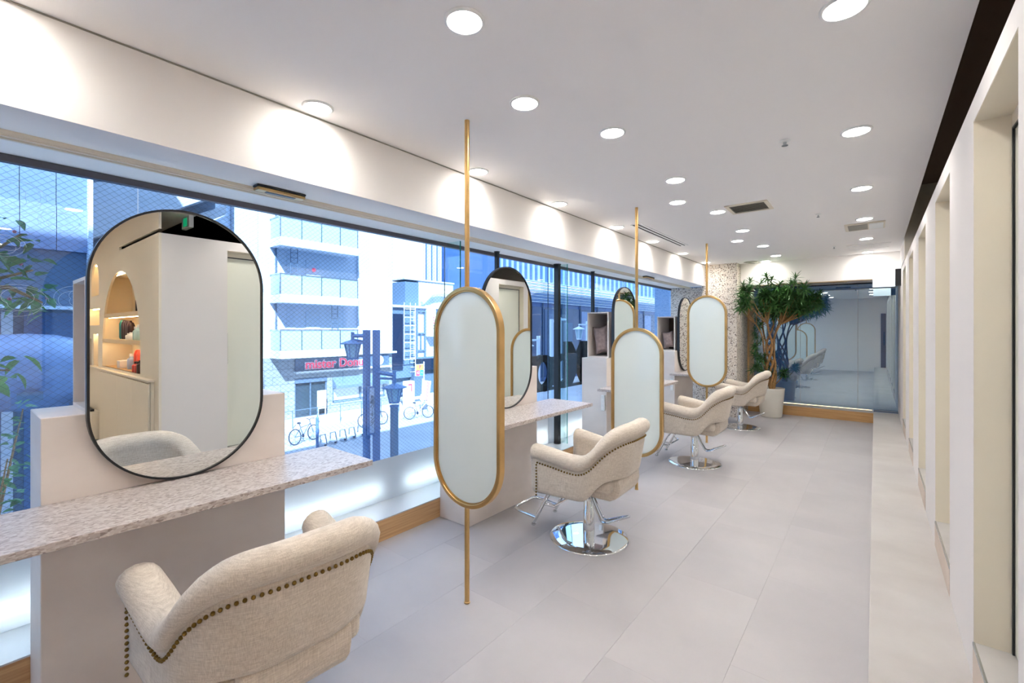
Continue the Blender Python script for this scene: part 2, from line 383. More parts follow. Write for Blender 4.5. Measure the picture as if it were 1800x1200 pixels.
# booth openings: reveals, raised sill, door leaf with a thin black frame
for k, (a, b) in enumerate(ops):
    d = struct(bx('door_%d' % (k+1), 'door', XR+.105, XR+.135, a+.004, b-.012, ZS+.006, ZO-.06))
    MB().box(XR+.098, XR+.104, b-.012, b-.004, ZS, ZO-.05).box(XR+.098, XR+.104, a, b, ZO-.058, ZO-.05).build('door_frame', 'black', d)
    bx('lintel', 'wall_cream', XR+.098, XR+.158, a, b, ZO-.05, ZO, d)
    MB().box(XR+.001, XR+.098, b-.002, b+.0, ZS, ZO).box(XR+.001, XR+.098, a, a+.002, ZS, ZO).box(XR+.001, XR+.098, a, b, ZO-.002, ZO).build('reveal', 'wall_cream', d)
    MB().box(XR+.088, XR+.104, a+.012, a+.034, 1.13, 1.44).build('door_handle', 'black', d, bevel=.002)
    s = struct(bx('trim_%d' % (k+2), 'platform', XR+.002, XR+.60, a+.001, b-.001, ZP, ZS, bevel=.001))
    bx('riser', 'riser', XR-.002, XR+.002, a+.001, b-.001, ZP, ZS-.012, s)
    bx('nosing', 'steel', XR-.003, XR+.004, a+.001, b-.001, ZS-.012, ZS+.001, s)
    bx('door_seal', 'blackm', XR+.14, XR+.155, a, b, ZS, ZO, d)
# niche wall (seen in the station mirror)
def arch(xc, hw, z0, zt, n=18):
    return [(xc-hw, z0), (xc+hw, z0)] + [(xc+hw*math.cos(PI*i/n), (zt-hw)+hw*math.sin(PI*i/n)) for i in range(n+1)]
YN = 1.18
nw = MB()
def wall_with_holes(mb, x0, x1, z0, z1, holes, y0, y1):
    """rectilinear strips around holes given as (xa, xb, za, zb) plus arch infill"""
    xs = sorted({x0, x1}|{h[0] for h in holes}|{h[1] for h in holes})
    for a, b in zip(xs, xs[1:]):
        hs = sorted([h for h in holes if h[0] <= a+1e-6 and h[1] >= b-1e-6], key=lambda h: h[2]); z = z0
        for h in hs:
            if h[2] > z: mb.box(a, b, y0, y1, z, h[2])
            z = h[3]
        if z < z1: mb.box(a, b, y0, y1, z, z1)
def arch_fill(mb, xa, xb, zs, zt, y0, y1, n=16):
    """two spandrels that turn the top of a square hole (from zs to zt) into an arch"""
    xc = (xa+xb)/2; hw = (xb-xa)/2
    for sg in (-1, 1):
        pts = [(xc+sg*hw, zt)]+[(xc+sg*hw*math.cos(PI/2*i/n), zs+(zt-zs)*math.sin(PI/2*i/n)) for i in range(n+1)]
        mb.prism(pts, y0, y1, 'XZ')
HOLES = [(.90, 2.60, 1.04, 2.11), (2.80, 3.26, 1.90, 2.31), (2.76, 3.40, 1.53, 1.74), (2.84, 3.12, 1.02, 1.42), (3.24, 3.5, .98, 1.36)]
wall_with_holes(nw, XR, 3.7, ZP, 2.335, HOLES, YN, YN+.02)
arch_fill(nw, .90, 2.60, 1.26, 2.11, YN, YN+.02); arch_fill(nw, 2.80, 3.26, 2.08, 2.31, YN, YN+.02)
nw.box(.289, 1.75, YN, YN+.02, 2.372, H); nw.box(1.75, 4.0, YN, YN+.02, 2.335, H); nw.box(3.7, 4.0, YN, YN+.02, ZP, 2.335)
nw.box(XR+.001, .89, YN+.02, YN+.30, ZP, 2.335)
wall_niche = struct(nw.build('wall_niche', 'wall_cream'))
for i, h in enumerate(HOLES):
    nb = MB().box(h[0]-.02, h[1]+.02, YN+.28, YN+.30, h[2]-.02, h[3]+.02).box(h[0]-.01, h[0], YN+.02, YN+.28, h[2], h[3]).box(h[1], h[1]+.01, YN+.02, YN+.28, h[2], h[3])
    nb.box(h[0], h[1], YN+.02, YN+.28, h[3], h[3]+.01)
    nb.build('niche_lining', 'wall_cream', wall_niche)
    bx('niche_base', 'woodx', h[0], h[1], YN+.001 if i == 0 else YN+.02, YN+.28, h[2]-.02, h[2], wall_niche)
M['wood_shelf'] = woodmat('shelf_maple', (214, 184, 142), (228, 202, 164), 'X')
for z in (1.366, 1.66):
    bx('niche_shelf', 'wood_shelf', .90, 2.60, YN+.005, YN+.28, z-.045, z, wall_niche)
    bx('led_strip', 'led', .95, 2.55, YN+.05, YN+.062, z-.050, z-.045, wall_niche)
bx('led_strip', 'led', 1.3, 2.2, YN+.03, YN+.04, 2.085, 2.09, wall_niche)
bx('led_strip', 'led', 2.86, 3.2, YN+.03, YN+.045, 2.29, 2.3, wall_niche)
bx('led_strip', 'led', 2.8, 3.36, YN+.03, YN+.045, 1.73, 1.738, wall_niche)
bx('led_strip', 'led', 2.86, 3.1, YN+.03, YN+.045, 1.41, 1.418, wall_niche)
cb = thing('base_cabinet', 'cream flat-front base cabinet under the lit arched shelf niche, seen in the first station mirror', 'cabinet', (1.5, YN-.03, ZP))
bx('carcass', 'wall_cream', .42, 3.6, YN-.028, YN-.002, ZP+.002, 1.0, cb)
bx('countertop', 'wall_cream', .40, 3.6, YN-.05, YN-.002, 1.003, 1.018, cb)
for x0, x1 in ((.43, 1.02), (1.024, 1.62), (1.624, 2.5)): bx('cabinet_door', 'wall_cream', x0, x1, YN-.044, YN-.03, ZP+.02, .985, cb, bevel=.001)
dr = bx('drawer', 'wall_cream', 2.55, 3.2, YN-.10, YN-.03, ZP+.02, .50, cb, bevel=.001); bx('drawer_pull', 'black', 2.62, 3.1, YN-.105, YN-.07, .50, .525, dr)

# far lintel and window
struct(bx('wall_far', 'wall', -1.80, XR, 8.52, 8.66, 2.225, H+.12))
struct(bx('ceiling_far', 'wall', -1.80, XR, 8.66, 9.62, 2.25, 2.30))
struct(bx('trim_8', 'wood_shelf', -1.80, XR, 8.525, 8.66, 2.215, 2.2245))
pil = struct(MB().box(-2.38, -1.81, 8.30, 9.6, -.02, H+.0).build('wall_pillar', 'terrazzo'))
struct(bx('wall_pillar_return', 'terrazzo', -2.96, -2.382, 8.42, 9.6, -.02, ZL))
struct(bx('trim_9', 'woodz', -1.808, -1.775, 9.10, 9.50, .155, 2.25))
struct(bx('baseboard_far', 'woodx', -1.808, -.02, 9.15, 9.175, .0, ZP))
struct(bx('trim_10', 'platform', -1.808, -.02, 9.175, 9.62, -.05, ZP+.001))
struct(bx('trim_11', 'ledfar', -1.77, -.04, 9.475, 9.485, ZP+.002, ZP+.006))
w2 = struct(bx('window_2', 'blackm', -1.775, XR, 9.49, 9.52, 2.235, 2.25))
for a, b in ((-1.775, -1.037), (-1.033, -.224), (-.220, XR)): bx('pane', 'farglass', a, b, 9.497, 9.503, ZP+.004 if b < 0 else ZP+.012, 2.235, w2)
for x in (-1.035, -.222): bx('joint', 'grille', x-.002, x+.002, 9.495, 9.505, ZP+.004, 2.235, w2)
col('slate', (78, 88, 106), .4)
bx('sill_rail', 'slate', -.018, XR, 9.37, 9.52, ZP+.0, ZP+.012, w2)
# the dim space beyond the far glass
struct(bx('wall_beyond', mat('beyond_wall', (130, 166, 206), .8), -4.5, 3.0, 11.6, 11.7, -3.4, 5.0))
# left window: sill, baseboard, glass
bbl = struct(bx('baseboard_left', 'wood', -2.70, -2.68, -1.5, 8.42, 0, .148))
M['ledge'] = mat('polished_ledge', (226, 228, 230), .22, .45)
struct(bx('trim_12', 'ledge', -3.0, -2.679, -1.5, 8.42, .146, .1535))
struct(bx('wall_left_low', 'wall', -3.09, -2.70, -1.5, 8.42, -.3, .145))
rl = MB().box(-2.66, -2.60, -1.5, 8.42, 2.222, 2.2379).box(-2.655, -2.640, -1.5, 8.42, 2.212, 2.222).box(-2.618, -2.606, -1.5, 8.42, 2.214, 2.222)
struct(rl.build('trim_13', 'wall_cream'))
w1 = struct(bx('window_1', mat('window_head', (92, 88, 92), .4, .3), -2.99, -2.95, -1.5, 8.42, 2.205, 2.237))
PJ = [-1.5, .62, 2.757, 4.38, 6.4, 8.42]
for i, (a, b) in enumerate(zip(PJ, PJ[1:])):
    bx('pane', 'glassw' if i < 2 else 'glass', XG-.004, XG+.004, a+.003, b-.003, .154, 2.205, w1)
    bx('privacy_film', 'film', XG+.005, XG+.007, a+.003, b-.003, .154, .474, w1)
M['tube'] = mat('tube_lamp', (255, 255, 250), .5, emit=(255, 250, 238), estr=62.0)
for i, y in enumerate([-1.15+1.14*k for k in range(9)]):
    MB().tube([(-3.035, y+.06, .25), (-3.035, y+.96, .25)], .011, 8).build('tube_lamp', 'tube', w1, smooth=True)
for y in (2.757, 4.38, 6.4):
    bx('joint', 'steel', XG-.004, XG+.004, y-.003, y+.003, .154, 2.205, w1)
for y, lb in ((2.768, 'clear glass stiffening fin with green edge behind the nearest brass pole'), (4.505, 'clear glass stiffening fin with green edge beside the thickest black post'), (6.5, 'clear glass stiffening fin farthest along the window')):
    t = thing('glass_fin', lb, 'glass fin', (-2.87, y, .154))
    bx('pane', 'fin', -2.958, -2.786, y-.006, y+.006, .155, 2.236, t); bx('edge', 'finedge', -2.7865, -2.7835, y-.006, y+.006, .155, 2.236, t)
for y, r, lb in ((3.372, .019, 'black steel window post directly behind the second station mirror'), (4.452, .030, 'thick black steel window post right of the second station mirror'), (5.301, .019, 'slim black window post above the first cushion cubby')):
    t = thing('window_post', lb, 'post', (-2.888, y, .154), 'black posts inside the window')
    MB().box(-2.888-r, -2.888+r, y-r*.9, y+r*.9, .160, 2.230).build('post', 'black', t, bevel=.002)
    MB().cyl((-2.888, y, 2.230), r*1.5, .007).build('ceiling_flange', 'black', t, smooth=True); MB().cyl((-2.888, y, .1545), r*1.4, .006).build('foot_flange', 'black', t, smooth=True)

# ================================================================ DOWNLIGHTS
def downlight_proto():
    t = thing('downlight', 'x', 'ceiling light', (0, 0, 0), 'round recessed downlights in the ceiling')
    MB().lathe([(.062, -.004), (.064, -.008), (.072, -.007), (.076, -.003), (.076, -.0005)], n=28).build('trim_ring', 'white', t, smooth=True)
    MB().lathe([(.0001, -.005), (.063, -.005), (.063, -.0005)], n=28).build('diffuser', 'lamp', t)
    return t
dl0 = downlight_proto()
rowA = [.05, 1.18, 2.37, 3.43, 4.60, 5.635, 6.78, 7.927]
rowB = [-.1, 1.186, 2.382, 3.432, 4.607, 5.649, 6.847, 7.859]
rowB2 = [1.80, 4.036, 6.256]
rowC = [.75, 1.963, 3.229, 4.553, 5.822, 7.097, 8.345]
lamps = []
for i, y in enumerate(rowA): lamps.append((-2.205, y, 'a', i))
for i, y in enumerate(rowB): lamps.append((-1.172, y, 'b', i))
for i, y in enumerate(rowB2): lamps.append((-1.36, y, 'b2', i))
lamps.append((-1.40, 8.40, 'x', 0))
for i, y in enumerate(rowC): lamps.append((-.083, y, 'c', i))
for y in (-.6, .4): lamps.append((1.6, y, 'd', 0 if y < 0 else 1)); lamps.append((3.0, y, 'e', 0 if y < 0 else 1))
NTH = ['first', 'second', 'third', 'fourth', 'fifth', 'sixth', 'seventh', 'eighth']
ld = bpy.data.lights.new('downlight_beam', 'AREA'); ld.shape = 'DISK'; ld.size = .12; ld.energy = LAMP_W; ld.color = (1, .965, .925); ld.spread = 2.35
first = True
for (x, y, r, i) in lamps:
    lb = {'a': 'white downlight beside the window soffit, %s in that row from the near end' % NTH[i],
          'b': 'white downlight in the long middle ceiling row, %s from the near end' % NTH[i],
          'b2': 'white downlight set off the middle row before the %s brass pole' % NTH[i],
          'x': 'white downlight above the potted tree by the far wall',
          'c': 'white downlight above the raised walkway, %s from the near end' % NTH[i],
          'd': 'white downlight over the rear lobby, inner row, %s one' % NTH[i],
          'e': 'white downlight over the rear lobby, outer row, %s one' % NTH[i]}[r]
    if first: t = dl0; t.location = (x, y, H); t['label'] = lb; first = False; k0 = kids(dl0)
    else:
        t = copy_tree(dl0, loc=(x, y, H), label=lb)
    lo = bpy.data.objects.new('downlight_beam', ld); COL.objects.link(lo); lo.location = (x, y, H-.012)
# ================================================================ CEILING FITTINGS
t = thing('ceiling_vent', 'square beige louvred air vent in the middle of the ceiling', 'vent', (-.90, 4.61, H))
MB().ring([(-1.075, 4.44), (-.73, 4.44), (-.73, 4.785), (-1.075, 4.785)], [(-1.045, 4.47), (-.76, 4.47), (-.76, 4.755), (-1.045, 4.755)], H-.010, H-.0005, 'XY').build('frame', 'wall_cream', t)
bx('backing', 'soil', -1.045, -.76, 4.47, 4.755, H-.002, H-.0006, t)
for i in range(7):
    y = 4.485+i*.042; MB().prism([(y, H-.009), (y+.03, H-.003), (y+.033, H-.005), (y+.003, H-.011)], -1.045, -.76, 'YZ').build('slat', 'grille', t)
t = thing('linear_diffuser', 'long white slot diffuser with two black slots beside the window soffit', 'vent', (-1.99, 5.38, H))
MB().box(-2.055, -2.036, 4.60, 6.17, H-.007, H-.0005).box(-2.012, -1.985, 4.60, 6.17, H-.007, H-.0005).box(-1.962, -1.935, 4.60, 6.17, H-.007, H-.0005).build('frame', 'white', t)
for x0, x1 in ((-2.036, -2.012), (-1.985, -1.962)): bx('slot', 'blackm', x0, x1, 4.62, 6.15, H-.003, H-.0006, t)
t = thing('ceiling_cassette', 'white ceiling cassette unit with louvre and lit end above walkway', 'air conditioner', (-.09, 6.22, H))
bx('frame', 'wall_cream', -.26, .085, 6.03, 6.42, H-.012, H-.0005, t, bevel=.003); bx('grille', 'grille', -.23, -.06, 6.07, 6.38, H-.015, H-.0121, t); bx('flap', 'white', -.05, .07, 6.07, 6.38, H-.016, H-.0121, t)
t = thing('access_panel', 'flush white ceiling access panel near the far wall', 'panel', (-.07, 7.76, H))
MB().ring([(-.30, 7.56), (.165, 7.56), (.165, 7.96), (-.30, 7.96)], [(-.285, 7.575), (.15, 7.575), (.15, 7.945), (-.285, 7.945)], H-.006, H-.0005, 'XY').build('frame', 'ceil', t)
bx('panel', 'ceil', -.283, .148, 7.577, 7.943, H-.004, H-.0006, t)
t = thing('round_vent', 'round grey ceiling vent above the potted tree', 'vent', (-1.60, 8.36, H))
MB().lathe([(.0001, -.022), (.05, -.022), (.052, -.012), (.09, -.010), (.092, -.002), (.12, -.0006)], (-1.60, 8.36, H), 28).build('cone', 'grille', t, smooth=True)
for (x, y, r, lb) in ((-.42, 3.13, .032, 'nearest round white sprinkler head in the ceiling'), (-.432, 5.31, .024, 'middle small white sprinkler in the ceiling beyond the square vent'), (-.431, 7.49, .022, 'farthest tiny sprinkler in the ceiling near the access panel')):
    t = thing('ceiling_sprinkler', lb, 'sprinkler', (x, y, H), 'sprinklers in the ceiling')
    MB().lathe([(.0001, -.012), (r*.5, -.011), (r, -.005), (r, -.0005)], (x, y, H), 20).build('plate', 'white', t, smooth=True)
    MB().lathe([(.0001, -.034), (r*.55, -.031), (r*.5, -.027), (r*.25, -.024), (r*.3, -.011)], (x, y, H), 14).build('head', 'steel', t, smooth=True)
def sensor(lb, x, y, z, ax='Y', L=.26):
    t = thing('door_sensor', lb, 'sensor', (x, y, z), 'slim brass sensors under the soffits')
    a, b = (.030, L/2) if ax == 'Y' else (L/2, .030)
    MB().box(x-a, x+a, y-b, y+b, z-.012, z-.0008).build('housing', 'black', t, bevel=.003)
    MB().box(x-a*.98, x+a*.98, y-b*.98, y+b*.98, z-.030, z-.0125).build('cover', 'brass', t, bevel=.004)
    if ax == 'Y': bx('lens', 'black', x-.012, x+.012, y-b*.6, y+b*.6, z-.032, z-.030, t)
    else: bx('lens', 'black', x-a*.6, x+a*.6, y-.012, y+.012, z-.032, z-.030, t)
sensor('nearest slim brass and black sensor under the window soffit', -2.545, 1.147, ZL)
sensor('small brass sensor under the window soffit near the second pole mirror', -2.545, 6.33, ZL, L=.30)
sensor('brass sensor under the lintel of the far glass wall', -.45, 8.80, 2.25, 'X', L=.22)
# lit box sign
t = thing('box_sign', 'small lit white box sign on a black bracket at the end of the walkway', 'sign', (.10, 8.40, 2.09))
bx('panel', 'sign', -.026, .222, 8.385, 8.425, 2.090, 2.336, t, bevel=.003)
bx('bracket', 'black', .224, XR-.001, 8.38, 8.43, 2.094, 2.334, t)
def text(s, size, m, loc, rot, parent=None, name='lettering', ext=.002, sx=1, align='CENTER', off=0, bev=0):
    c = bpy.data.curves.new(name, 'FONT'); c.body = s; c.size = size; c.align_x = align; c.align_y = 'CENTER'; c.extrude = ext; c.offset = off; c.space_line = .9; c.bevel_depth = bev
    o0 = bpy.data.objects.new(name+'_src', c); COL.objects.link(o0); bpy.context.view_layer.update()
    me = bpy.data.meshes.new_from_object(o0.evaluated_get(bpy.context.evaluated_depsgraph_get())); bpy.data.objects.remove(o0)
    me.name = name; o = bpy.data.objects.new(name, me); COL.objects.link(o); me.materials.clear()
    me.materials.append(M[m] if isinstance(m, str) else m)
    L = Vector(loc)
    if parent is not None:
        o.parent = parent; q = parent
        while q: L -= q.location; q = q.parent
    o.location = L; o.rotation_euler = rot; o.scale = (sx, 1, 1)
    return o
text('SPA', .042, 'signtext', (.098, 8.3835, 2.232), (PI/2, 0, 0), t, ext=.0005); text('ROOM', .042, 'signtext', (.098, 8.3835, 2.188), (PI/2, 0, 0), t, ext=.0005)
t = thing('exit_sign', 'white and green exit sign hanging from the rear ceiling edge, seen in the nearest mirror', 'sign', (.70, 1.50, H))
bx('box', 'white', .58, .80, 1.49, 1.53, 2.48, H-.001, t, bevel=.003)
bx('exit_face', 'green', .64, .74, 1.486, 1.4899, 2.50, 2.58, t)

# ================================================================ STYLING STATIONS
ORD = ['nearest', 'second', 'third', 'farthest']
XB0, XB1 = -2.678, -2.36
for n in range(4):
    d = 2.22*n; y0 = .215+d; y1 = 1.087+d
    t = thing('station_cabinet', '%s beige stone-look cabinet block under the black framed mirror' % ORD[n].capitalize(), 'cabinet', ((XB0+XB1)/2, (y0+y1)/2, 0), 'station cabinets along the window')
    MB().box(XB0, XB1, y0, y1, .001, 1.149).build('body', 'cabinet', t, bevel=.0025)
    if n in (2, 3):
        o = MB().box(-2.42, -2.375, y0-.022, y0-.001, .56, .735).build('power_strip', 'white', t, bevel=.004)
        for k in range(3): bx('socket', 'ceil', -2.408, -2.387, y0-.0235, y0-.022, .585+k*.045, .605+k*.045, o)
    t = thing('station_counter', '%s speckled grey stone counter in front of the cabinet block' % ORD[n].capitalize(), 'counter', (-2.14, .65+d, .806), 'stone counters at the stations')
    MB().box(-2.358, -1.924, -.01+d, 1.311+d, .806, .833).build('slab', 'table', t, bevel=.0015)
    MB().box(-2.358, -2.34, .25+d, 1.05+d, .78, .8058).build('bracket', 'steel', t)
    # cubby
    cy0, cy1 = .34+d, .84+d
    t = thing('cubby_shelf', '%s open square cubby box standing on the cabinet beside the mirror' % ORD[n].capitalize(), 'shelf', (-2.54, (cy0+cy1)/2, 1.149), 'open cubbies on the station cabinets')
    xa, xb, za, zb = -2.676, -2.40, 1.1495, 1.68
    for nm, q in (('side_panel', (xa, xa+.014, cy0, cy1, za, zb)), ('side_panel', (xb-.014, xb, cy0, cy1, za, zb)), ('top_panel', (xa+.0145, xb-.0145, cy0, cy1, zb-.014, zb)), ('bottom_panel', (xa+.0145, xb-.0145, cy0, cy1, za, za+.014))): bx(nm, 'cabinet', *q, t)
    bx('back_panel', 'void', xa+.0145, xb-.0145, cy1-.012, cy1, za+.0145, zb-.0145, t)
    # mirror facing the room
    t = thing('wall_mirror', '%s black-framed tall rounded mirror standing on the stone counter' % ORD[n].capitalize(), 'mirror', (-2.345, .65+d, .835), 'black framed station mirrors')
    yc, hw, z0, z1 = .650+d, .316, .8335, 1.985
    MB().ring(stadium(yc, 0, hw, z0, z1), stadium(yc, 0, hw-.008, z0+.008, z1-.008), -2.3585, -2.326, 'YZ').build('frame', 'black', t, smooth=.5)
    MB().prism(stadium(yc, 0, hw-.0082, z0+.0082, z1-.0082), -2.345, -2.333, 'YZ').build('mirror_glass', 'mirror', t)
    MB().prism(stadium(yc, 0, hw-.0085, z0+.0085, z1-.0085), -2.358, -2.3452, 'YZ').build('backing', 'slate', t)
# cushions
def cushion(name, label, c, w, h, tz, rx, rz, squash=0):
    N = 14; mb = MB(); vs = []
    for side in (1, -1):
        for i in range(N+1):
            for j in range(N+1):
                u, v = i/N*2-1, j/N*2-1
                pin = 1-.17*(abs(u)**3*(1-abs(v))**.7+0) ; pin2 = 1-.17*(abs(v)**3)*(1-abs(u))**.7
                th = tz*(max(0, 1-u**4)**.5)*(max(0, 1-v**4)**.5)
                th += .006*math.sin(9*u+4*v)*math.sin(7*v)*(1-u*u)*(1-v*v)
                vs.append((u*w/2*pin, side*th/2, v*h/2*pin2))
    L = (N+1)**2; fs = []
    for s_ in (0, 1):
        for i in range(N):
            for j in range(N):
                a = s_*L+i*(N+1)+j; fs.append((a, a+1, a+N+2, a+N+1) if s_ else (a, a+N+1, a+N+2, a+1))
    mt = Matrix.Rotation(rz, 4, 'Z') @ Matrix.Rotation(rx, 4, 'X') @ Matrix.Rotation(squash, 4, 'Y')
    mb.add([Vector(c)+(mt @ Vector(p)) for p in vs], fs)
    t = thing(name, label, 'cushion', c, 'brown cushions in the cubbies')
    cv = mb.build('cover', 'velvet', t, smooth=3.0)
    bm = bmesh.new(); bm.from_mesh(cv.data); bmesh.ops.remove_doubles(bm, verts=bm.verts, dist=.0008); bm.to_mesh(cv.data); bm.free()
    per = [Vector(c)+(mt @ Vector((a*w/2*(1-.17*(1-abs(b))**.7*abs(a)**3), 0, b*h/2*(1-.17*(1-abs(a))**.7*abs(b)**3)))) for a, b in
           [(-1+2*i/10, -1) for i in range(10)]+[(1, -1+2*i/10) for i in range(10)]+[(1-2*i/10, 1) for i in range(10)]+[(-1, 1-2*i/10) for i in range(10)]]
    MB().tube(per, .004, 6, closed=True).build('piping', 'velvet', t, smooth=True)
for n, (w, h, rx, rz) in ((2, (.30, .40, -.16, .55)), (3, (.28, .32, -.20, .5)), (0, (.30, .38, -.2, .3)), (1, (.30, .38, -.2, .4))):
    cushion('cushion', ['brown velvet cushion inside the nearest cubby', 'brown velvet cushion inside the second cubby', 'brown velvet cushion leaning upright in the cubby left of the third mirror', 'brown velvet cushion slumped low in the farthest cubby'][n],
            (-2.535, .44+2.22*n, 1.166+h*.475), w*.60, h*.84, .12, rx, rz*.5, -.16)

# ================================================================ BRASS POLE MIRRORS
for n, (y, z0, z1) in enumerate(((1.757, .517, 1.703), (3.985, .304, 1.491), (6.22, .724, 1.925))):
    x = -1.717
    nm = ['nearest', 'middle', 'farthest'][n]
    t = thing('pole_mirror', '%s of the three pale rounded glass panels on floor-to-ceiling brass poles' % nm.capitalize(), 'mirror', (x, y, 0), 'brass pole mirrors between the stations')
    MB().cyl((x, y, .001), .0135, z0-.001, 16).build('pole', 'brass', t, smooth=True); MB().cyl((x, y, z1), .0135, H-z1-.001, 16).build('pole', 'brass', t, smooth=True)
    MB().lathe([(.0136, .001), (.0165, .001), (.0165, .008), (.0136, .01)], (x, y, 0), 16).build('foot_collar', 'brass', t, smooth=True)
    MB().ring(stadium(x, 0, .2485, z0, z1, 22), stadium(x, 0, .2265, z0+.022, z1-.022, 22), y-.020, y+.020, 'XZ').build('frame', 'brass', t, smooth=.5, bevel=.003)
    MB().ring(stadium(x, 0, .2263, z0+.0222, z1-.0222, 22), stadium(x, 0, .2205, z0+.028, z1-.028, 22), y-.013, y+.013, 'XZ').build('inner_bead', 'brass', t, smooth=.5)
    MB().prism(stadium(x, 0, .2203, z0+.0282, z1-.0282, 22), y-.006, y+.006, 'XZ').build('glass_panel', 'frost', t, smooth=.5)

# ================================================================ SALON CHAIRS
def interp(x, tab):
    for (a, va), (b, vb) in zip(tab, tab[1:]):
        if (a-x)*(b-x) <= 0:
            u = (x-a)/(b-a); u = u*u*(3-2*u) if False else u; return va+(vb-va)*u
    return tab[0][1] if abs(x-tab[0][0]) < abs(x-tab[-1][0]) else tab[-1][1]
def smooth_tab(x, tab, h=.03): return sum(interp(x+k*h, tab) for k in (-1, -.5, 0, .5, 1))/5
def make_chair():
    t = thing('salon_chair', 'x', 'chair', (0, 0, 0), 'beige linen salon chairs at the stations')
    hw = .300; pts = []
    n1, n2, n3 = 12, 14, 8
    for i in range(n1): pts.append((.25-(.35)*i/n1, -hw-.030*(1-i/n1), 0, -1))
    for i in range(n2+1):
        a = PI/2*i/n2; pts.append((-.10-.235*math.sin(a), -hw+.25-.25*math.cos(a), -math.sin(a), -math.cos(a)))
    for i in range(1, n3+1): pts.append((-.335, -(hw-.25)+2*(hw-.25)*i/(n3+1), -1, 0))
    half = pts[:n1+n2+1]
    pts = pts+[(x, -y, nx, -ny) for x, y, nx, ny in reversed(half)]
    ZT = [(.40, .690), (.25, .690), (.12, .672), (.0, .650), (-.09, .645), (-.16, .685), (-.23, .785), (-.29, .850), (-.335, .875), (-.5, .880)]
    ZB = [(.4, .355), (-.09, .350), (-.14, .372), (-.18, .43), (-.225, .485), (-.27, .505), (-.5, .505)]
    def sec(x, y, nx, ny, zt, zb, shrink=1.0, cz=None, front=0):
        back = max(0, -nx); lean = .05+.11*back
        rr = .055
        S_ = [(-.088, max(.40, zb-.03)), (-.086, zt-.22), (-.082, zt-.125)]
        for k in range(11):
            a = math.radians(205-24.5*k); S_.append((-.036+rr*1.12*math.cos(a), zt-rr+rr*math.sin(a)))
        S_ += [(-.004, zt-.098), (0.0, zt-.104), (.001, zt-.12), (.004, (zt+zb)/2+.03), (.002, zb+.03), (-.004, zb+.008), (-.014, zb), (-.06, zb)]
        out = []
        mo = sum(p[0] for p in S_)/len(S_); mz = (zt+zb)/2
        for o, z in S_:
            o = mo+(o-mo)*shrink; z = mz+(z-mz)*(1-(1-shrink)*.16)
            o2 = o+lean*max(0, z-.40)-lean*.12
            out.append((x+nx*o2+front, y+ny*o2, z))
        return out
    rows = []
    for k, sh in enumerate((.15, .55, .85, 1.0)): # rounded arm front
        x, y, nx, ny = pts[0]; zt = smooth_tab(x, ZT)-(.02, .008, .002, 0)[k]
        rows.append(sec(x, y, nx, ny, zt, smooth_tab(x, ZB), sh, front=(.030, .026, .014, 0)[k]))
    for (x, y, nx, ny) in pts[1:-1]: rows.append(sec(x, y, nx, ny, smooth_tab(x, ZT), smooth_tab(x, ZB)))
    for k, sh in enumerate((1.0, .85, .55, .15)):
        x, y, nx, ny = pts[-1]; zt = smooth_tab(x, ZT)-(0, .002, .008, .02)[k]
        rows.append(sec(x, y, nx, ny, zt, smooth_tab(x, ZB), sh, front=(0, .014, .026, .030)[k]))
    L = len(rows[0]); vs = [p for r in rows for p in r]; fs = []
    for i in range(len(rows)-1):
        for k in range(L): k2 = (k+1) % L; fs.append((i*L+k, i*L+k2, (i+1)*L+k2, (i+1)*L+k))
    fs += [tuple(range(L)), tuple((len(rows)-1)*L+k for k in range(L))[::-1]]
    MB().add(vs, fs).build('backrest_and_arms', 'fabric', t, smooth=.95)
    # piping in the crease and nail heads
    path = []
    for (x, y, nx, ny) in pts[1:-1]:
        zt = smooth_tab(x, ZT); z = zt-.118; lean = .05+.11*max(0, -nx); o = .005+lean*max(0, z-.40)-lean*.12
        path.append(Vector((x+nx*o, y+ny*o, z)))
    for sgn in (-1, 1):
        a = path[0] if sgn < 0 else path[-1]
        ext = [Vector((a.x, a.y, a.z))+Vector((.0, 0, -.018-.019*i)) for i in range(0, 12)]
        ext = [Vector((p.x+.004, p.y, p.z)) for p in ext]
        if sgn < 0: path = ext[::-1]+path
        else: path = path+ext
    mb = MB(); acc = 0; last = path[0]; step = .0205
    d = 0
    for a, b in zip(path, path[1:]):
        seg = (b-a).length; p = d
        while p < seg:
            q = a+(b-a)*(p/seg); mb.ball(q, .0064, 6); p += step
        d = p-seg
    nh = mb.build('nailhead_trim', 'brassd', t, smooth=True); nh['kind'] = 'stuff'
    # seat
    MB().box(-.262, .262, -.232, .232, .405, .505).build('seat', 'fabric', t, bevel=.035, seg=4)
    MB().prism([(-.310, .45), (-.300, .405), (-.275, .372), (-.235, .352), (.25, .352), (.262, .365), (.262, .42), (-.22, .515), (-.29, .512), (-.308, .50)], -.165, .165, 'XZ').build('seat_base', 'fabric', t, bevel=.04, seg=4)
    MB().ball((-.238, 0, .70), .016, 8, (.5, 1, 1)).build('button', 'fabric', t, smooth=True)
    # metalwork
    MB().lathe([(.0001, .016), (.06, .016), (.20, .0125), (.268, .008), (.276, .004), (.277, .0005), (.0001, .0005)], n=56).build('base', 'chrome', t, smooth=.9)
    MB().lathe([(.041, .016), (.041, .19), (.036, .195), (.036, .33), (.0001, .33)], n=24).build('column', 'chrome', t, smooth=.9)
    MB().lathe([(.0362, .285), (.048, .29), (.048, .322), (.07, .326), (.07, .349), (.0001, .349)], n=24).build('column_collar', 'chrome', t, smooth=.9)
    fr = MB(); 
    for s_ in (-1, 1): fr.tube([(.20, s_*.15, .352), (.27, s_*.15, .25), (.345, s_*.15, .105), (.37, s_*.15, .062)], .0125, 10)
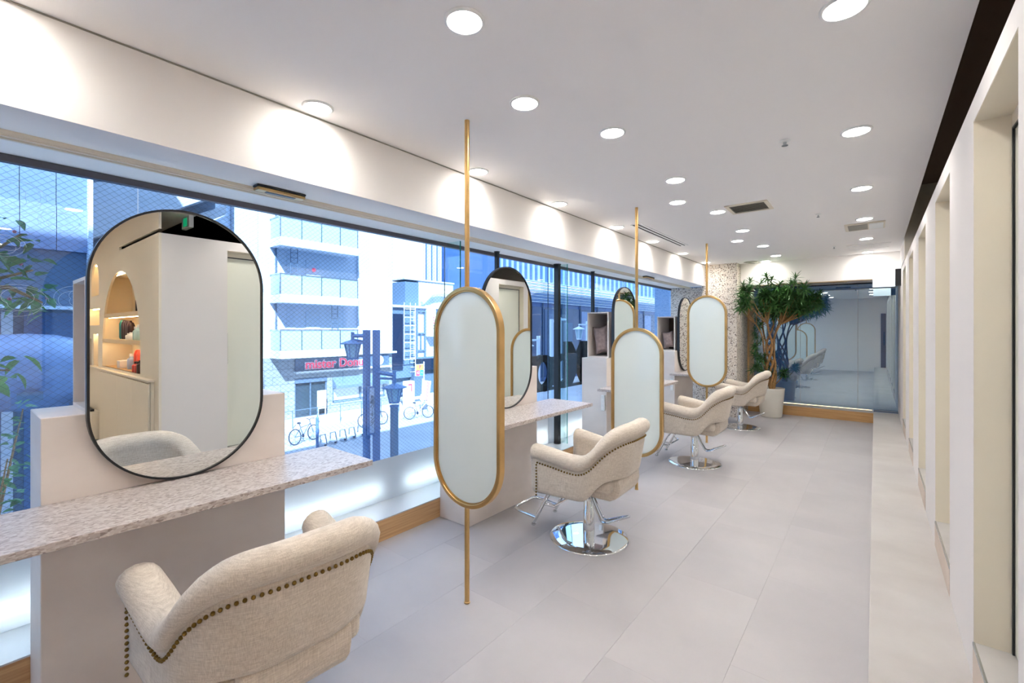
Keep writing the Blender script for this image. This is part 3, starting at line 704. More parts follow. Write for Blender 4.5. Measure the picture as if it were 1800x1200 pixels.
    fr.tube([(.345, -.15, .10), (.50, -.15, .115), (.545, -.135, .12), (.56, -.10, .122), (.56, .10, .122), (.545, .135, .12), (.50, .15, .115), (.345, .15, .10)], .0115, 10)
    fr.tube([(.285, -.15, .215), (.22, -.12, .20), (.22, .12, .20), (.285, .15, .215)], .0085, 8)
    f = fr.build('footrest', 'chrome', t, smooth=True)
    for s_ in (-1, 1): MB().lathe([(.0001, .040), (.014, .041), (.018, .047), (.018, .056), (.010, .062), (.0001, .063)], (.372, s_*.15, 0), 14).build('foot_glide', 'chrome', f, smooth=True)
    lv = MB()
    lv.tube([(-.03, .05, .335), (-.07, .062, .27), (-.13, .075, .175), (-.15, .08, .168), (-.18, .085, .175), (-.33, .11, .255), (-.345, .105, .262), (-.335, .085, .258), (-.18, .045, .182), (-.15, .035, .172), (-.125, .028, .18), (-.03, .02, .335)], .0075, 8)
    lv.build('pump_lever', 'chrome', t, smooth=True)
    return t
ch0 = make_chair()
CH = [(-1.66, .69, PI-.06, 'nearest beige linen salon chair, cropped by the bottom of the picture, its back to us'),
      (-1.59, 2.86, PI+.03, 'second beige linen salon chair, between the first and middle brass poles'),
      (-1.565, 5.20, PI+.0, 'third beige linen salon chair, between the middle and farthest brass poles'),
      (-1.60, 7.55, PI+.0, 'farthest beige linen salon chair, in front of the white planter')]
for i, (x, y, rz, lb) in enumerate(CH):
    if i == 0: ch0.location = (x, y, 0); ch0.rotation_euler = (0, 0, rz); ch0['label'] = lb
    else: copy_tree(ch0, loc=(x, y, 0), rz=rz, label=lb)

# ================================================================ POTTED TREE
PX, PY = -1.385, 8.80
t = thing('planter', 'round tapered off-white planter behind the farthest salon chair', 'planter', (PX, PY, 0))
MB().lathe([(.0001, .001), (.155, .001), (.165, .02), (.205, .47), (.207, .48), (.203, .488), (.190, .488), (.186, .44), (.0001, .44)], (PX, PY, 0), 40).build('pot', 'pot', t, smooth=.9)
MB().lathe([(.0001, .450), (.10, .452), (.1855, .4455)], (PX, PY, 0), 30).build('soil', 'soil', t, smooth=True)
t = thing('potted_tree', 'tall braided-trunk tree with dark strappy leaves growing in the white planter', 'plant', (PX, PY, .451))
rnd = random.Random(3)
crown = []
def trunk(ph, amp, top, r0):
    ps = []; rs = []
    for i in range(22):
        u = i/21; z = .445+u*1.12
        a = ph+u*5.5; tw = .05*math.sin(PI*min(1, u*1.15))**.8+.02
        x = PX+.02-.08*u+tw*math.cos(a)+top[0]*max(0, u-.55)**1.5*2; y = PY+tw*math.sin(a)*.8+top[1]*max(0, u-.55)**1.5*2
        ps.append((x+amp*math.sin(u*9+ph), y, z)); rs.append(r0*(1-.45*u))
    return ps, rs
tops = [(-.28, -.1), (.25, .05), (.05, -.2), (.38, -.12), (-.12, .12), (.15, .1)]
for i, tp in enumerate(tops):
    ps, rs = trunk(i*1.05, .008, tp, .018+.004*(i % 3)); MB().tube(ps, rs, 8).build('trunk', 'trunk', t, smooth=True); crown.append(Vector(ps[-1]))
def leaf(mb, p, d, L, w, droop):
    d = d.normalized(); side = d.cross(Vector((0, 0, 1)))
    side = side.normalized() if side.length > .05 else Vector((1, 0, 0)); up = side.cross(d); base = len(mb.v); N = 4
    vs = []
    for i in range(N+1):
        u = i/N; c = p+d*L*u+Vector((0, 0, -droop*L*u*u)); ww = w*math.sin(PI*(.12+.88*u)**.8)*.5 if u < 1 else 0
        vs += [c-side*ww+up*ww*.35, c, c+side*ww+up*ww*.35]
    fs = []
    for i in range(N):
        o = i*3; fs += [(o, o+1, o+4, o+3), (o+1, o+2, o+5, o+4)]
    mb.add(vs, fs)
protos = []
for k in range(5):
    mb = MB(); r2 = random.Random(20+k)
    mb.tube([(0, 0, -.05), (.003, 0, 0), (0, .003, .06)], [.006, .006, .004], 6)
    for i in range(30):
        a = i*2.4; e = -.5+1.6*(i/30)+r2.uniform(-.2, .2)
        dd = Vector((math.cos(a)*math.cos(e), math.sin(a)*math.cos(e), math.sin(e)))
        leaf(mb, Vector((0, 0, -.03+.09*i/30)), dd, r2.uniform(.10, .17), .021, r2.uniform(.1, .5))
    me_o = mb.build('leaf_cluster', 'leaf', None, smooth=True, origin=False); protos.append(me_o.data); bpy.data.objects.remove(me_o)
br = MB(); used = 0
def put_cluster(c, sc):
    global used
    o = bpy.data.objects.new('leaf_cluster', protos[used % 5]); COL.objects.link(o); o.parent = t
    o.location = c-t.location; o.rotation_euler = (rnd.uniform(-.6, .6), rnd.uniform(-.6, .6), rnd.uniform(0, 6.3)); o.scale = (sc,)*3; used += 1
for i in range(150):
    for _ in range(30):
        u = rnd.uniform(-1, 1); v = rnd.uniform(-1, 1); w = rnd.uniform(-1, 1)
        if u*u+v*v+w*w < 1: break
    x = -1.22+u*.55; y = 8.85+v*.40; z = 1.96+w*.27+.03*math.cos(u*3)
    if x < -1.58: y = rnd.uniform(7.98, 8.12); x = max(x, -1.72)
    if y < 8.34 and y > 8.13 and z > 2.1: y -= .1
    c = Vector((x, min(y, 9.2), min(z, 2.06 if y > 8.34 else 2.3)))
    put_cluster(c, rnd.uniform(.8, 1.15))
    if i % 2 == 0:
        a = min(crown, key=lambda q: (q-c).length); mid = (a+c)/2+Vector((0, 0, -.03)); br.tube([a, mid, c], [.009, .006, .004], 5, cap=False)
for x, y, z in ((-1.60, 8.2, 2.22), (-1.35, 8.28, 2.30), (-1.30, 8.30, 2.24), (-.98, 8.3, 2.24), (-1.68, 8.1, 2.16), (-1.05, 8.28, 2.16), (-1.48, 8.28, 2.2), (-1.2, 8.25, 2.16), (-.85, 8.3, 2.1)): put_cluster(Vector((x, y, z)), 1.0)
for i in range(8): # drooping side branch and low growth
    u = i/7; put_cluster(Vector((-1.60+.05*math.sin(i*2), 8.80, 1.62-.62*u)), .72)
for i in range(9): put_cluster(Vector((-1.52+rnd.uniform(-.16, .16), 8.76+rnd.uniform(-.12, .12), .88+rnd.uniform(-.14, .14))), .85)
for i in range(3): put_cluster(Vector((-1.20+rnd.uniform(-.05, .05), 8.80, .75+rnd.uniform(-.08, .08))), .8)
br.tube([(-1.40, 8.86, 1.5), (-1.55, 8.82, 1.6), (-1.60, 8.8, 1.3), (-1.60, 8.8, 1.0)], [.007, .006, .005, .004], 5)
br.tube([(-1.40, 8.86, .6), (-1.48, 8.8, .8), (-1.52, 8.76, .95)], [.008, .007, .005], 5); br.tube([(-1.36, 8.86, .5), (-1.24, 8.82, .65), (-1.20, 8.8, .8)], [.008, .007, .005], 5)
br.build('branch', 'trunk', t, smooth=True)

# ================================================================ PRODUCTS IN THE NICHE (seen in the first mirror)
def bottle(label, x, y, z, r, h, c, cap=None, shape='round', neck=.5):
    t = thing('bottle', label, 'bottle', (x, y, z), 'hair products on the niche shelves')
    m = mat('product_colour', c, .35)
    if shape == 'box': MB().box(x-r, x+r, y-r, y+r, z+.001, z+h*.92).build('body', m, t, bevel=.003)
    elif shape == 'tube': MB().lathe([(r*.8, .001), (r, .02), (r, h*.8), (r*.7, h*.97)], (x, y, z), 14).build('body', m, t, smooth=.9)
    else: MB().lathe([(r*.9, .001), (r, .006), (r, h*.62), (r*.9, h*.68), (r*neck, h*.76), (r*neck, h*.82)], (x, y, z), 16).build('body', m, t, smooth=.9)
    MB().lathe([(r*neck*1.1, h*.82), (r*neck*1.05, h), (.0001, h)], (x, y, z), 12).build('cap', mat('cap_colour', cap or (235, 235, 235), .4), t, smooth=.9)
S1, S2, S3 = 1.660, 1.366, 1.040
bottle('slim black pointed bottle on the top niche shelf, left one', 1.51, 1.30, S1, .032, .20, (30, 24, 24), (20, 18, 18), 'round', .35)
bottle('slim black pointed bottle on the top niche shelf, beside the tall white bottle', 1.36, 1.30, S1, .032, .20, (34, 26, 26), (20, 18, 18), 'round', .35)
bottle('tall white bottle on the top niche shelf', 1.18, 1.27, S1, .048, .30, (214, 210, 214), (246, 244, 244), 'round', .7)
for i, (x, c, h) in enumerate(((2.16, (24, 110, 112), .22), (2.06, (56, 36, 44), .215), (1.97, (62, 40, 48), .21), (1.88, (56, 36, 44), .21), (1.80, (60, 40, 46), .19), (1.44, (52, 36, 42), .2))):
    bottle(['teal bottle at the left end of the middle niche shelf', 'dark plum bottle next to the teal one', 'second dark plum bottle from the teal one', 'third dark plum bottle from the teal one', 'shorter dark plum bottle ending the plum row', 'dark plum bottle standing alone at the back of the middle shelf'][i], x, 1.29 if i < 5 else 1.38, S2, .036, h, c, c, 'tube', .6)
for i, (x, c, h) in enumerate(((1.36, (176, 204, 200), .14), (1.26, (180, 208, 204), .16), (1.18, (178, 206, 202), .15), (1.05, (216, 226, 160), .24), (1.62, (232, 228, 220), .07), (1.52, (236, 232, 226), .08))):
    bottle(['pale mint bottle, leftmost of the mint trio on the middle shelf', 'pale mint bottle, middle of the mint trio', 'pale mint bottle, nearest the lime bottle', 'tall lime yellow bottle at the end of the middle shelf', 'low white jar in front of the plum bottles', 'small white jar between plum and mint bottles'][i], x, 1.25, S2, .036 if i < 4 else .045, h, c, None if i < 3 else c, 'round' if i != 3 else 'tube', .6)
for i, (x, c, h, cp) in enumerate(((2.02, (230, 224, 222), .09, None), (1.72, (168, 184, 214), .17, (240, 236, 240)), (1.44, (226, 78, 58), .22, (226, 78, 58)), (1.33, (232, 92, 70), .22, (232, 92, 70)), (1.20, (206, 56, 40), .24, (206, 56, 40)), (1.22, (198, 60, 44), .11, (24, 18, 18)), (1.13, (190, 56, 40), .11, (24, 18, 18)), (1.04, (60, 30, 20), .13, (18, 14, 14)))):
    bottle(['low white box on the bottom niche shelf', 'pale blue bottle with white pump on the bottom niche shelf', 'red tube on the bottom shelf, next to the blue bottle', 'coral tube in the middle of the bottom shelf', 'deep red tall tube at the back of the bottom shelf', 'small red bottle with black cap, left of its trio', 'small red bottle with black cap, middle of its trio', 'small dark bottle with black cap at the end of the bottom shelf'][i], x, 1.36 if i == 4 else (1.22 if i > 4 else 1.28), S3, .04 if i else .06, h, c, cp, 'box' if i == 0 else ('tube' if i in (2, 3, 4) else 'round'), .5)
t = thing('dark_door', 'narrow dark brown door panel in the rear wall, seen reflected in the far glass', 'door panel', (.28, -1.49, .16))
bx('leaf', 'void', .16, .30, -1.499, -1.48, ZP+.001, 2.05, t); bx('handle', 'black', .23, .27, -1.48, -1.465, .95, 1.4, t)

# ================================================================ OUTSIDE: own building shell
G = -3.4
col('conc', (196, 200, 206), .8, vary=(1.5, .06)); col('asphalt', (178, 184, 194), .85, vary=(.6, .10)); col('pave', (214, 214, 214), .85, vary=(2, .06))
col('towerw', (206, 214, 226), .7); col('towerp', (196, 206, 220), .7); col('balc', (206, 212, 222), .7); col('balglass', (168, 196, 208), .25)
col('shade', (92, 112, 136), .6); col('lampblue', (100, 132, 178), .5); col('signred', (232, 66, 92), .5, emit=(240, 70, 100), estr=.9); col('darkwin', (52, 70, 84), .2); col('darkf', (62, 92, 132), .35)
col('facadeblue', (58, 92, 146), .35); col('louvb', (150, 182, 222), .5); col('navy', (26, 40, 66), .35); col('navyg', (40, 66, 108), .12); col('panelblue', (132, 150, 186), .4); col('greyblue', (104, 126, 150), .6); col('louvw', (216, 230, 244), .5)
M['clad'] = tilemat('stone_cladding', (158, 164, 170), (120, 128, 136), .8, .4)
M['corr'] = tilemat('corrugated_sheet', (226, 232, 238), (186, 198, 212), .30, 40., ms=.03, bias=0)
struct(bx('exterior_shade_floors', 'conc', -3.10, 5.0, -1.7, 9.7, 3.35, 13.0))  # unseen storeys added for shade, height set by the shadow they cast
struct(bx('exterior_shade_block', 'conc', -3.10, 5.0, -32, -1.75, G, 13.0))  # unseen mass added so the panelled block at left falls in shade
struct(bx('exterior_lower_floors', 'conc', -3.06, 5.0, -1.7, 9.7, G-.1, -.30))
struct(bx('wall_sunblock_right', 'conc', 4.4, 4.6, -1.7, 9.7, -.3, 3.35)); struct(bx('wall_sunblock_back', 'conc', -3.06, 4.4, -1.72, -1.62, -.3, 3.35))  # unseen walls added to stop sun leaking into the room
struct(bx('wall_outer_lintel', 'conc', -3.09, -3.062, -1.7, 9.7, ZL, 3.35))
struct(bx('street_road', 'asphalt', -22.0, -3.1, -25, 90, G-.1, G)); struct(bx('street_pavement', 'pave', -36, -22.0, -25, 90, G-.1, G+.12))
nb = thing('unseen_shade_block', 'unseen tall grey block added on our side to shade the facade opposite', 'building', (1, 20, G)); bx('wall', 'conc', -4.0, 6, 12.2, 60, G, 26, nb)  # out of view, added to throw shade on the louvred building
# ---------------------------------------------------------------- white balcony tower with stone-clad ground floor
TX = -24.4
tw = thing('apartment_tower', 'sunlit white apartment tower with three stacked glass balconies', 'building', (-27, 13, G))
bx('wall', 'towerw', -29.9, TX, 8.7, 18.05, 0.0, 22, tw)
bx('pilaster', 'towerp', TX, TX+.06, 8.75, 9.85, 0.0, 22, tw); bx('pilaster', 'towerp', TX, TX+.12, 15.5, 16.3, .02, 22, tw); bx('pilaster', 'towerp', TX, TX+.05, 17.75, 18.05, .02, 22, tw)
bx('stair_core', 'louvw', -30, TX-.2, 7.9, 8.69, 0, 22, tw); bx('stair_core', 'navyg', -30, TX-.4, 7.3, 7.89, 0, 22, tw)
for k, z in enumerate((5.74, 2.86, .02)):
    b = bx('balcony', 'balc', TX, TX+1.2, 10.45, 14.85, z, z+.42, tw)
    for i in range(4): bx('glass_panel', 'balglass', TX+1.13, TX+1.15, 10.5+i*1.08, 11.54+i*1.08, z+.44, z+1.42, b)
    bx('glass_panel', 'balglass', TX+.08, TX+1.10, 10.47, 10.49, z+.44, z+1.42, b); bx('glass_panel', 'balglass', TX+.08, TX+1.10, 14.80, 14.82, z+.44, z+1.42, b)
    rl = MB().box(TX+1.12, TX+1.18, 10.45, 14.85, z+1.43, z+1.48).box(TX+.02, TX+1.12, 10.45, 10.50, z+1.43, z+1.48).box(TX+.02, TX+1.12, 14.8, 14.85, z+1.43, z+1.48)
    for i in range(5): rl.box(TX+1.12, TX+1.18, 10.45+i*1.0875, 10.49+i*1.0875, z+.42, z+1.43)
    rl.build('railing', 'steel', b)
    dz = z+.42
    bx('balcony_door', 'towerp', TX+.001, TX+.05, 12.35, 13.15, dz+.001, dz+2.05, tw)
    bx('wall_recess', 'towerp', TX+.001, TX+.02, 11.3, 11.75, dz+.001, dz+2.3, tw)
    if k < 2:
        y = 13.55 if k == 0 else 11.25
        ld_ = MB(); yy = 13.6 if k == 1 else 11.3
        for s_ in (0, .36): ld_.tube([(TX+.5, yy+s_, z), (TX+.5, yy+s_, z-2.0)], .02, 5)
        for i in range(7): ld_.tube([(TX+.5, yy, z-.2-i*.27), (TX+.5, yy+.36, z-.2-i*.27)], .014, 4)
        ld_.build('escape_ladder', 'shade', tw)
tl = MB().ball((TX+.08, 12.78, 4.9-.1), .11, 8); tl.build('alarm_lamp', 'signred', tw, smooth=True)
MB().tube([(TX+.06, 10.75, 0), (TX+.06, 10.75, 10)], .05, 6).build('drainpipe', 'shade', tw); MB().tube([(TX-.1, 18.1, 0), (TX-.1, 18.1, 10)], .07, 6).build('drainpipe', 'greyblue', tw)
bx('cornice', 'louvw', TX, TX+.25, 14.9, 18.25, .0, .12, tw)
sf = thing('street_shop', 'grey stone-clad ground floor shop with red script sign and glass door', 'building', (-26, 13, G))
cl = MB(); 
wall_holes = [(11.75, 13.60, G, -1.16), (13.95, 17.44, -2.70, -1.86)]
# facade strips in the Y-Z plane
ysn = sorted({8.7, 18.05}|{h[0] for h in wall_holes}|{h[1] for h in wall_holes})
for a, b in zip(ysn, ysn[1:]):
    z = G
    for h in wall_holes:
        if h[0] <= a+1e-6 and h[1] >= b-1e-6:
            if h[2] > z: cl.box(TX-.3, TX, a, b, z, h[2])
            z = h[3]
    cl.box(TX-.3, TX, a, b, z, -.01)
cl.build('wall', 'clad', sf)
bx('interior_back', 'greyblue', TX-2.2, TX-2.0, 11, 18, G, -.5, sf)
bx('interior_counter', 'towerw', TX-1.2, TX-.8, 13.9, 17.5, G, -2.2, sf)
bx('fascia_panel', 'shade', TX+.001, TX+.10, 11.75, 17.75, -.76, -.10, sf); bx('fascia_lip', 'white', TX+.001, TX+.32, 11.7, 17.8, -.86, -.765, sf)
for tt, e, m, off, dx in (('mister Donut', .012, 'white', .050, .115), ('mister Donut', .02, 'signred', .004, .145)):
    text(tt, .70, m, (TX+dx, 14.18, -.44), (PI/2, 0, PI/2), sf, ext=e, off=off, sx=1.0)
MB().lathe([(.0001, .0), (.30, 0), (.30, .05), (.0001, .05)], (TX+.11, 17.0, -.42), 24, 'X').build('round_emblem', 'white', sf)
dg = bx('entrance_door', 'darkwin', TX-.16, TX-.14, 11.78, 13.58, G+.02, -1.40, sf)
MB().box(TX-.12, TX-.04, 11.75, 11.82, G, -1.2).box(TX-.12, TX-.04, 13.53, 13.60, G, -1.2).box(TX-.12, TX-.04, 12.62, 12.68, G, -1.4).box(TX-.14, TX+.02, 11.75, 13.6, -1.42, -1.17).build('door_frame', 'shade', dg)
bx('notice', 'white', TX-.02, TX+.0, 13.38, 13.52, -1.35, -1.22, dg)
bx('window_pane', 'white', TX-.10, TX-.08, 13.98, 15.70, -2.60, -1.95, sf); bx('window_pane', 'white', TX-.10, TX-.08, 15.82, 17.4, -2.60, -1.95, sf)
MB().box(TX-.06, TX+.03, 13.95, 17.44, -2.72, -2.62).box(TX-.06, TX+.03, 13.93, 13.99, -2.7, -1.86).box(TX-.06, TX+.03, 15.71, 15.81, -2.7, -1.86).box(TX-.06, TX+.03, 17.4, 17.46, -2.7, -1.86).build('window_frame', 'greyblue', sf)
MB().prism([(TX+.001, -1.26), (TX+.45, -1.72), (TX+.45, -1.88), (TX+.001, -1.88)], 13.92, 17.5, 'XZ').build('awning', 'greyblue', sf)
t = thing('shop_menu_stand', 'white menu stand standing in front of the shop entrance', 'stand', (-23.8, 13.0, G+.12))
bx('board', 'white', -23.86, -23.80, 12.72, 13.22, G+.55, G+1.55, t); MB().box(-23.86, -23.80, 12.74, 12.78, G+.121, G+.55).box(-23.86, -23.80, 13.16, 13.20, G+.121, G+.55).build('leg', 'white', t); bx('panel', 'balc', -23.799, -23.79, 12.78, 13.16, G+1.35, G+1.45, t)
# guard railing along the pavement
t = thing('guard_rail', 'thin grey guard rail along the pavement before the shop', 'railing', (-21.9, 12.5, G+.12))
for i in range(7):
    MB().tube([(-21.9, 9.2+i*1.25, G+.121), (-21.9, 9.2+i*1.25, G+1.0)], .03, 6).build('post', 'greyblue', t)
MB().tube([(-21.9, 9.2, G+.98), (-21.9, 16.7, G+.98)], .018, 5).build('top_rail', 'greyblue', t); MB().tube([(-21.9, 9.2, G+.62), (-21.9, 16.7, G+.62)], .012, 5).build('mid_rail', 'greyblue', t)
# ---------------------------------------------------------------- dark alley building with ladder and billboard
al = thing('alley_building', 'dark blue two-storey building with white ladder and white billboard', 'building', (-28, 21, G))
bx('wall', 'greyblue', -29.8, -26.0, 18.6, 21.1, G+1.5, 3.05, al); bx('dark_recess', 'navy', -26.0, -25.9, 19.0, 20.1, -1.3, 2.6, al); bx('ground_wall', 'shade', -29.8, -26.3, 18.6, 27, G, G+1.49, al)
bx('wall', 'towerw', -29.8, -26.02, 21.12, 27.5, -.65, 3.05, al); bx('roof_edge', 'towerw', -29.8, -25.8, 18.5, 27.6, 3.06, 3.22, al)
bx('pillar', 'shade', -26.2, -25.7, 20.9, 21.5, G, -1.3, al)
cg = MB()
for y in (19.96, 20.5, 20.95):
    cg.tube([(-25.6, y, 3.4), (-25.6, y, -.62 if y < 20.9 else -1.8)], .028, 5)
for i in range(7): cg.tube([(-25.6, 19.96, 2.95-i*.59), (-25.6, 20.95, 2.95-i*.59)], .03, 5)
for i in range(14): cg.tube([(-25.6, 20.5, 2.8-i*.33), (-25.6, 20.95, 2.8-i*.33)], .016, 4)
cg.build('caged_ladder', 'white', al)
fb = MB().ring([(21.3, -.6), (23.4, -.6), (23.4, 2.9), (21.3, 2.9)], [(21.4, -.5), (23.3, -.5), (23.3, 2.8), (21.4, 2.8)], -25.98, -25.85, 'YZ').box(-25.98, -25.86, 21.4, 22.05, 1.2, 1.28).box(-25.98, -25.86, 21.4, 22.05, -.05, .03).box(-25.98, -25.86, 21.68, 21.74, .03, 1.2).box(-25.98, -25.84, 22.05, 22.15, -.5, 2.8)
fb.build('billboard_frame', 'greyblue', al)
rb = thing('rooftop_unit', 'pale rooftop box with slanted duct above the white billboard', 'rooftop box', (-28, 23, 3.23))
bx('box', 'towerw', -29, -27.0, 22.38, 26, 3.225, 5.2, rb); bx('side_box', 'greyblue', -29, -26.95, 21.1, 22.36, 3.225, 5.05, rb); bx('cap', 'balc', -29.05, -26.9, 21.0, 26.05, 5.21, 5.32, rb)
MB().tube([(-26.6, 22.4, 3.5), (-26.6, 23.3, 4.2), (-26.6, 24.2, 4.35), (-26.6, 25.5, 4.35)], .17, 8).build('duct', 'louvw', rb, smooth=True)
def hsign(label, x, y0, y1, z0, z1, m, name='hanging_sign', g=None):
    t = thing(name, label, 'sign', (x, (y0+y1)/2, z0)); b = bx('panel', m, x-.06, x, y0, y1, z0, z1, t); return t
vb = bx('sign_board', 'white', -25.979, -25.3, 22.18, 22.62, 1.0, 3.3, al)
for i in range(5): MB().ball((-25.29, 22.4, 2.4-i*.2), .05, 6).build('red_mark', 'signred' if i < 3 else 'shade', vb)
t = hsign('small square parking sign, yellow above red and green', -22.0, 18.04, 18.66, -1.36, -.64, 'white')
col('yellow', (226, 232, 90), .5); col('teal', (70, 200, 170), .5); col('orange', (232, 196, 90), .5)
bx('yellow_field', 'yellow', -21.999, -21.99, 18.06, 18.64, -1.0, -.66, t); bx('red_field', 'signred', -21.999, -21.99, 18.06, 18.34, -1.34, -1.01, t); bx('green_field', 'teal', -21.999, -21.99, 18.36, 18.64, -1.34, -1.01, t)
text('P', .34, 'signred', (-21.985, 18.36, -.83), (PI/2, 0, PI/2), t, ext=.005, off=.01); text('C', .2, 'white', (-21.985, 18.20, -1.17), (PI/2, 0, PI/2), t, ext=.005, off=.01); text('e', .2, 'white', (-21.985, 18.50, -1.17), (PI/2, 0, PI/2), t, ext=.005, off=.01)
MB().tube([(-22.03, 18.7, -.5), (-22.03, 18.7, G+.121)], .04, 6).build('post', 'white', t)
t = thing('banner_flag', 'white and red advertising banner flag by the parking sign', 'flag', (-21, 17.9, G))
MB().tube([(-21, 17.62, G+.001), (-21, 17.72, -1.4)], .02, 5).build('pole', 'white', t)
MB().prism([(17.74, -1.5), (18.40, -1.62), (18.20, -2.85), (17.62, -2.75)], -21.012, -21.0, 'YZ').build('cloth', 'white', t); MB().prism([(18.05, -1.6), (18.30, -1.66), (18.12, -2.75), (17.92, -2.7)], -20.999, -20.995, 'YZ').build('red_print', mat('pink_print', (238, 150, 160), .6), t)
t = thing('entrance_box', 'white ticket machine box with red stripe under the parking sign', 'machine', (-22.6, 18.0, G+.12))
bx('body', 'white', -22.9, -22.5, 17.75, 18.35, G+.121, -1.7, t); MB().box(-22.499, -22.49, 17.85, 18.15, -1.95, -1.87).box(-22.499, -22.49, 18.08, 18.15, -2.35, -1.95).build('red_stripe', 'signred', t)
t = thing('folding_chair', 'small dark folding chair at the alley entrance', 'chair', (-24.2, 18.7, G+.12))
bx('seat', 'navy', -24.4, -24.0, 18.5, 18.9, G+.55, G+.6, t); bx('backrest', 'navy', -24.42, -24.38, 18.5, 18.9, G+.75, G+1.1, t)
for a in (-24.4, -24.02):
    for b in (18.5, 18.88): bx('leg', 'steel', a, a+.02, b, b+.02, G+.121, G+.55 if a > -24.2 else G+1.1, t)
# white corrugated block behind, louvred dark blue facade along the street
t = thing('corrugated_block', 'tall white ribbed block behind the alley', 'building', (-33, 24, G)); bx('wall', 'corr', -40, -30, 18.2, 25.4, G, 24, t); bx('lower_band', 'greyblue', -30, -29.9, 18.3, 23.4, 4.0, 4.9, t)
lv = thing('louvred_building', 'long dark blue glass building with white vertical fins and a pale louvre band', 'building', (-26, 50, G))
bx('wall', 'facadeblue', -34, -24.0, 27.7, 95, G, 14, lv); bx('wall', 'facadeblue', -38, -30.5, 25.5, 40, 3.2, 24, lv)
bx('glass_band', 'navyg', -24.0, -23.95, 27.8, 95, G+.5, 3.6, lv)
for i in range(8): MB().box(-30.5, -30.1, 25.6+i*.62, 25.72+i*.62, 3.3, 24).build('fin', 'louvw', lv)
k = 0; y = 27.8
while y < 90 and k < 120:
    MB().box(-24.0, -23.82, y, y+.09, 5.9, 14).build('fin', 'louvb', lv); y += .60+.022*(y-24); k += 1
for i in range(14): bx('louvre', 'louvb' if i % 2 else 'louvw', -23.95, -23.7, 27.75, 92, 4.0+i*.14, 4.07+i*.14, lv)
for i in range(16):
    yy = 29+i*2.6*(1+i*.05); bx('window_bay', ('panelblue', 'navyg', 'darkf', 'greyblue')[i % 4], -23.94, -23.9, yy, yy+1.5*(1+i*.05), G+.6+(i % 3)*.8, 3.4-(i % 2)*1.2, lv)
    bx('mullion', 'shade', -23.94, -23.85, yy-.3, yy-.2, G, 4.0, lv)
# ---------------------------------------------------------------- left: concrete stair underside and blue panelled neighbour
cs = thing('concrete_stair_block', 'grey concrete block with sloping stair underside left of the tower', 'building', (-22, 5, G))
bx('wall', 'shade', -27, -22.0, 2.6, 7.2, 5.2, 16, cs); bx('wall', 'greyblue', -27, -23.0, 1.0, 7.2, G, 5.19, cs)
MB().prism([(2.5, 6.2), (7.2, 7.6), (7.2, 7.1), (2.5, 4.2)], -21.9, -20.2, 'YZ').build('stair_flight', 'conc', cs); MB().prism([(2.5, 3.9), (7.2, 6.6), (7.2, 6.2), (2.5, 2.8)], -22.9, -20.8, 'YZ').build('stair_flight', 'conc', cs)
bx('landing_beam', 'shade', -22, -20.2, 2.4, 7.3, 7.8, 8.2, cs)
pb = thing('panelled_block', 'blue panelled building with a white ledge at the far left', 'building', (-14, 0, G))
bx('wall', 'greyblue', -18, -12.3, -8, 1.80, 4.6, 12, pb); bx('wall', 'shade', -18, -12.3, -8, 1.80, G, 2.99, pb)
for i in range(8): bx('wall_panel', 'panelblue', -12.6, -12.2, 1.80-.48*(i+1)+.01, 1.80-.48*i, 3.0, 3.85, pb)
for i in range(8): bx('wall_panel', 'greyblue', -12.6, -12.25, 1.80-.48*(i+1)+.01, 1.80-.48*i, 3.86, 4.55, pb)
bx('ledge', 'louvw', -12.3, -11.95, -8, 1.78, 1.86, 1.92, pb); bx('corner_trim', 'louvw', -12.3, -12.05, 1.76, 1.82, G, 12, pb)
bx('shutter', 'darkf', -12.3, -12.22, .9, 1.74, G, 1.8, pb); bx('pilaster', 'conc', -12.3, -12.15, .62, .76, -2.2, 1.8, pb); bx('pilaster', 'panelblue', -12.3, -12.18, -.4, .5, -.2, 1.7, pb)
t = thing('round_drum', 'large rounded silver blue tank outside the left window', 'tank', (-9.6, .85, .2))
MB().lathe([(.0001, -.75), (.30, -.73), (.46, -.6), (.54, -.3), (.56, 0), (.54, .3), (.46, .6), (.30, .73), (.0001, .75)], (-9.6, .72, .86), 20, 'Y').build('tank_body', mat('tank_metal', (132, 152, 188), .35, .3, vary=(6, .1)), t, smooth=True)
bx('label_plate', 'panelblue', -9.05, -9.03, .6, .85, .78, .98, t); bx('label_plate', 'shade', -9.06, -9.03, .6, .85, .50, .62, t)
MB().box(-9.8, -9.2, .05, .15, G, .45).box(-9.8, -9.2, 1.2, 1.3, G, .45).build('stand', 'shade', t)
# ---------------------------------------------------------------- street lamps
def lantern(mb_c, c, parent, m, s=1.0, v=None):
    v = v or s
    x, y, z = c # z = top of the roof
    MB().lathe([(.0001, 0), (.035*s, -.01), (.06*s, -.05*v), (.42*s, -.20*v), (.42*s, -.235*v), (.05*s, -.235*v)], c, 6).build('lantern_roof', m, parent)
    MB().lathe([(.25*s, -.236*v), (.15*s, -.80*v), (.0001, -.80*v)], c, 6).build('lantern_glass', 'balglass', parent)
    fr = MB()
    for i in range(6):
        a = 2*PI*i/6; fr.tube([(x+.265*s*math.cos(a), y+.265*s*math.sin(a), z-.236*v), (x+.16*s*math.cos(a), y+.16*s*math.sin(a), z-.81*v)], .022*s, 4)
    fr.lathe([(.17*s, -.79*v), (.175*s, -.86*v), (.0001, -.86*v)], c, 6); fr.build('lantern_frame', m, parent)
t = thing('sign_post', 'blue twin-post street lamp carrying a vertical lettered board and one lantern each side', 'street lamp', (-10.4, 7.05, G))
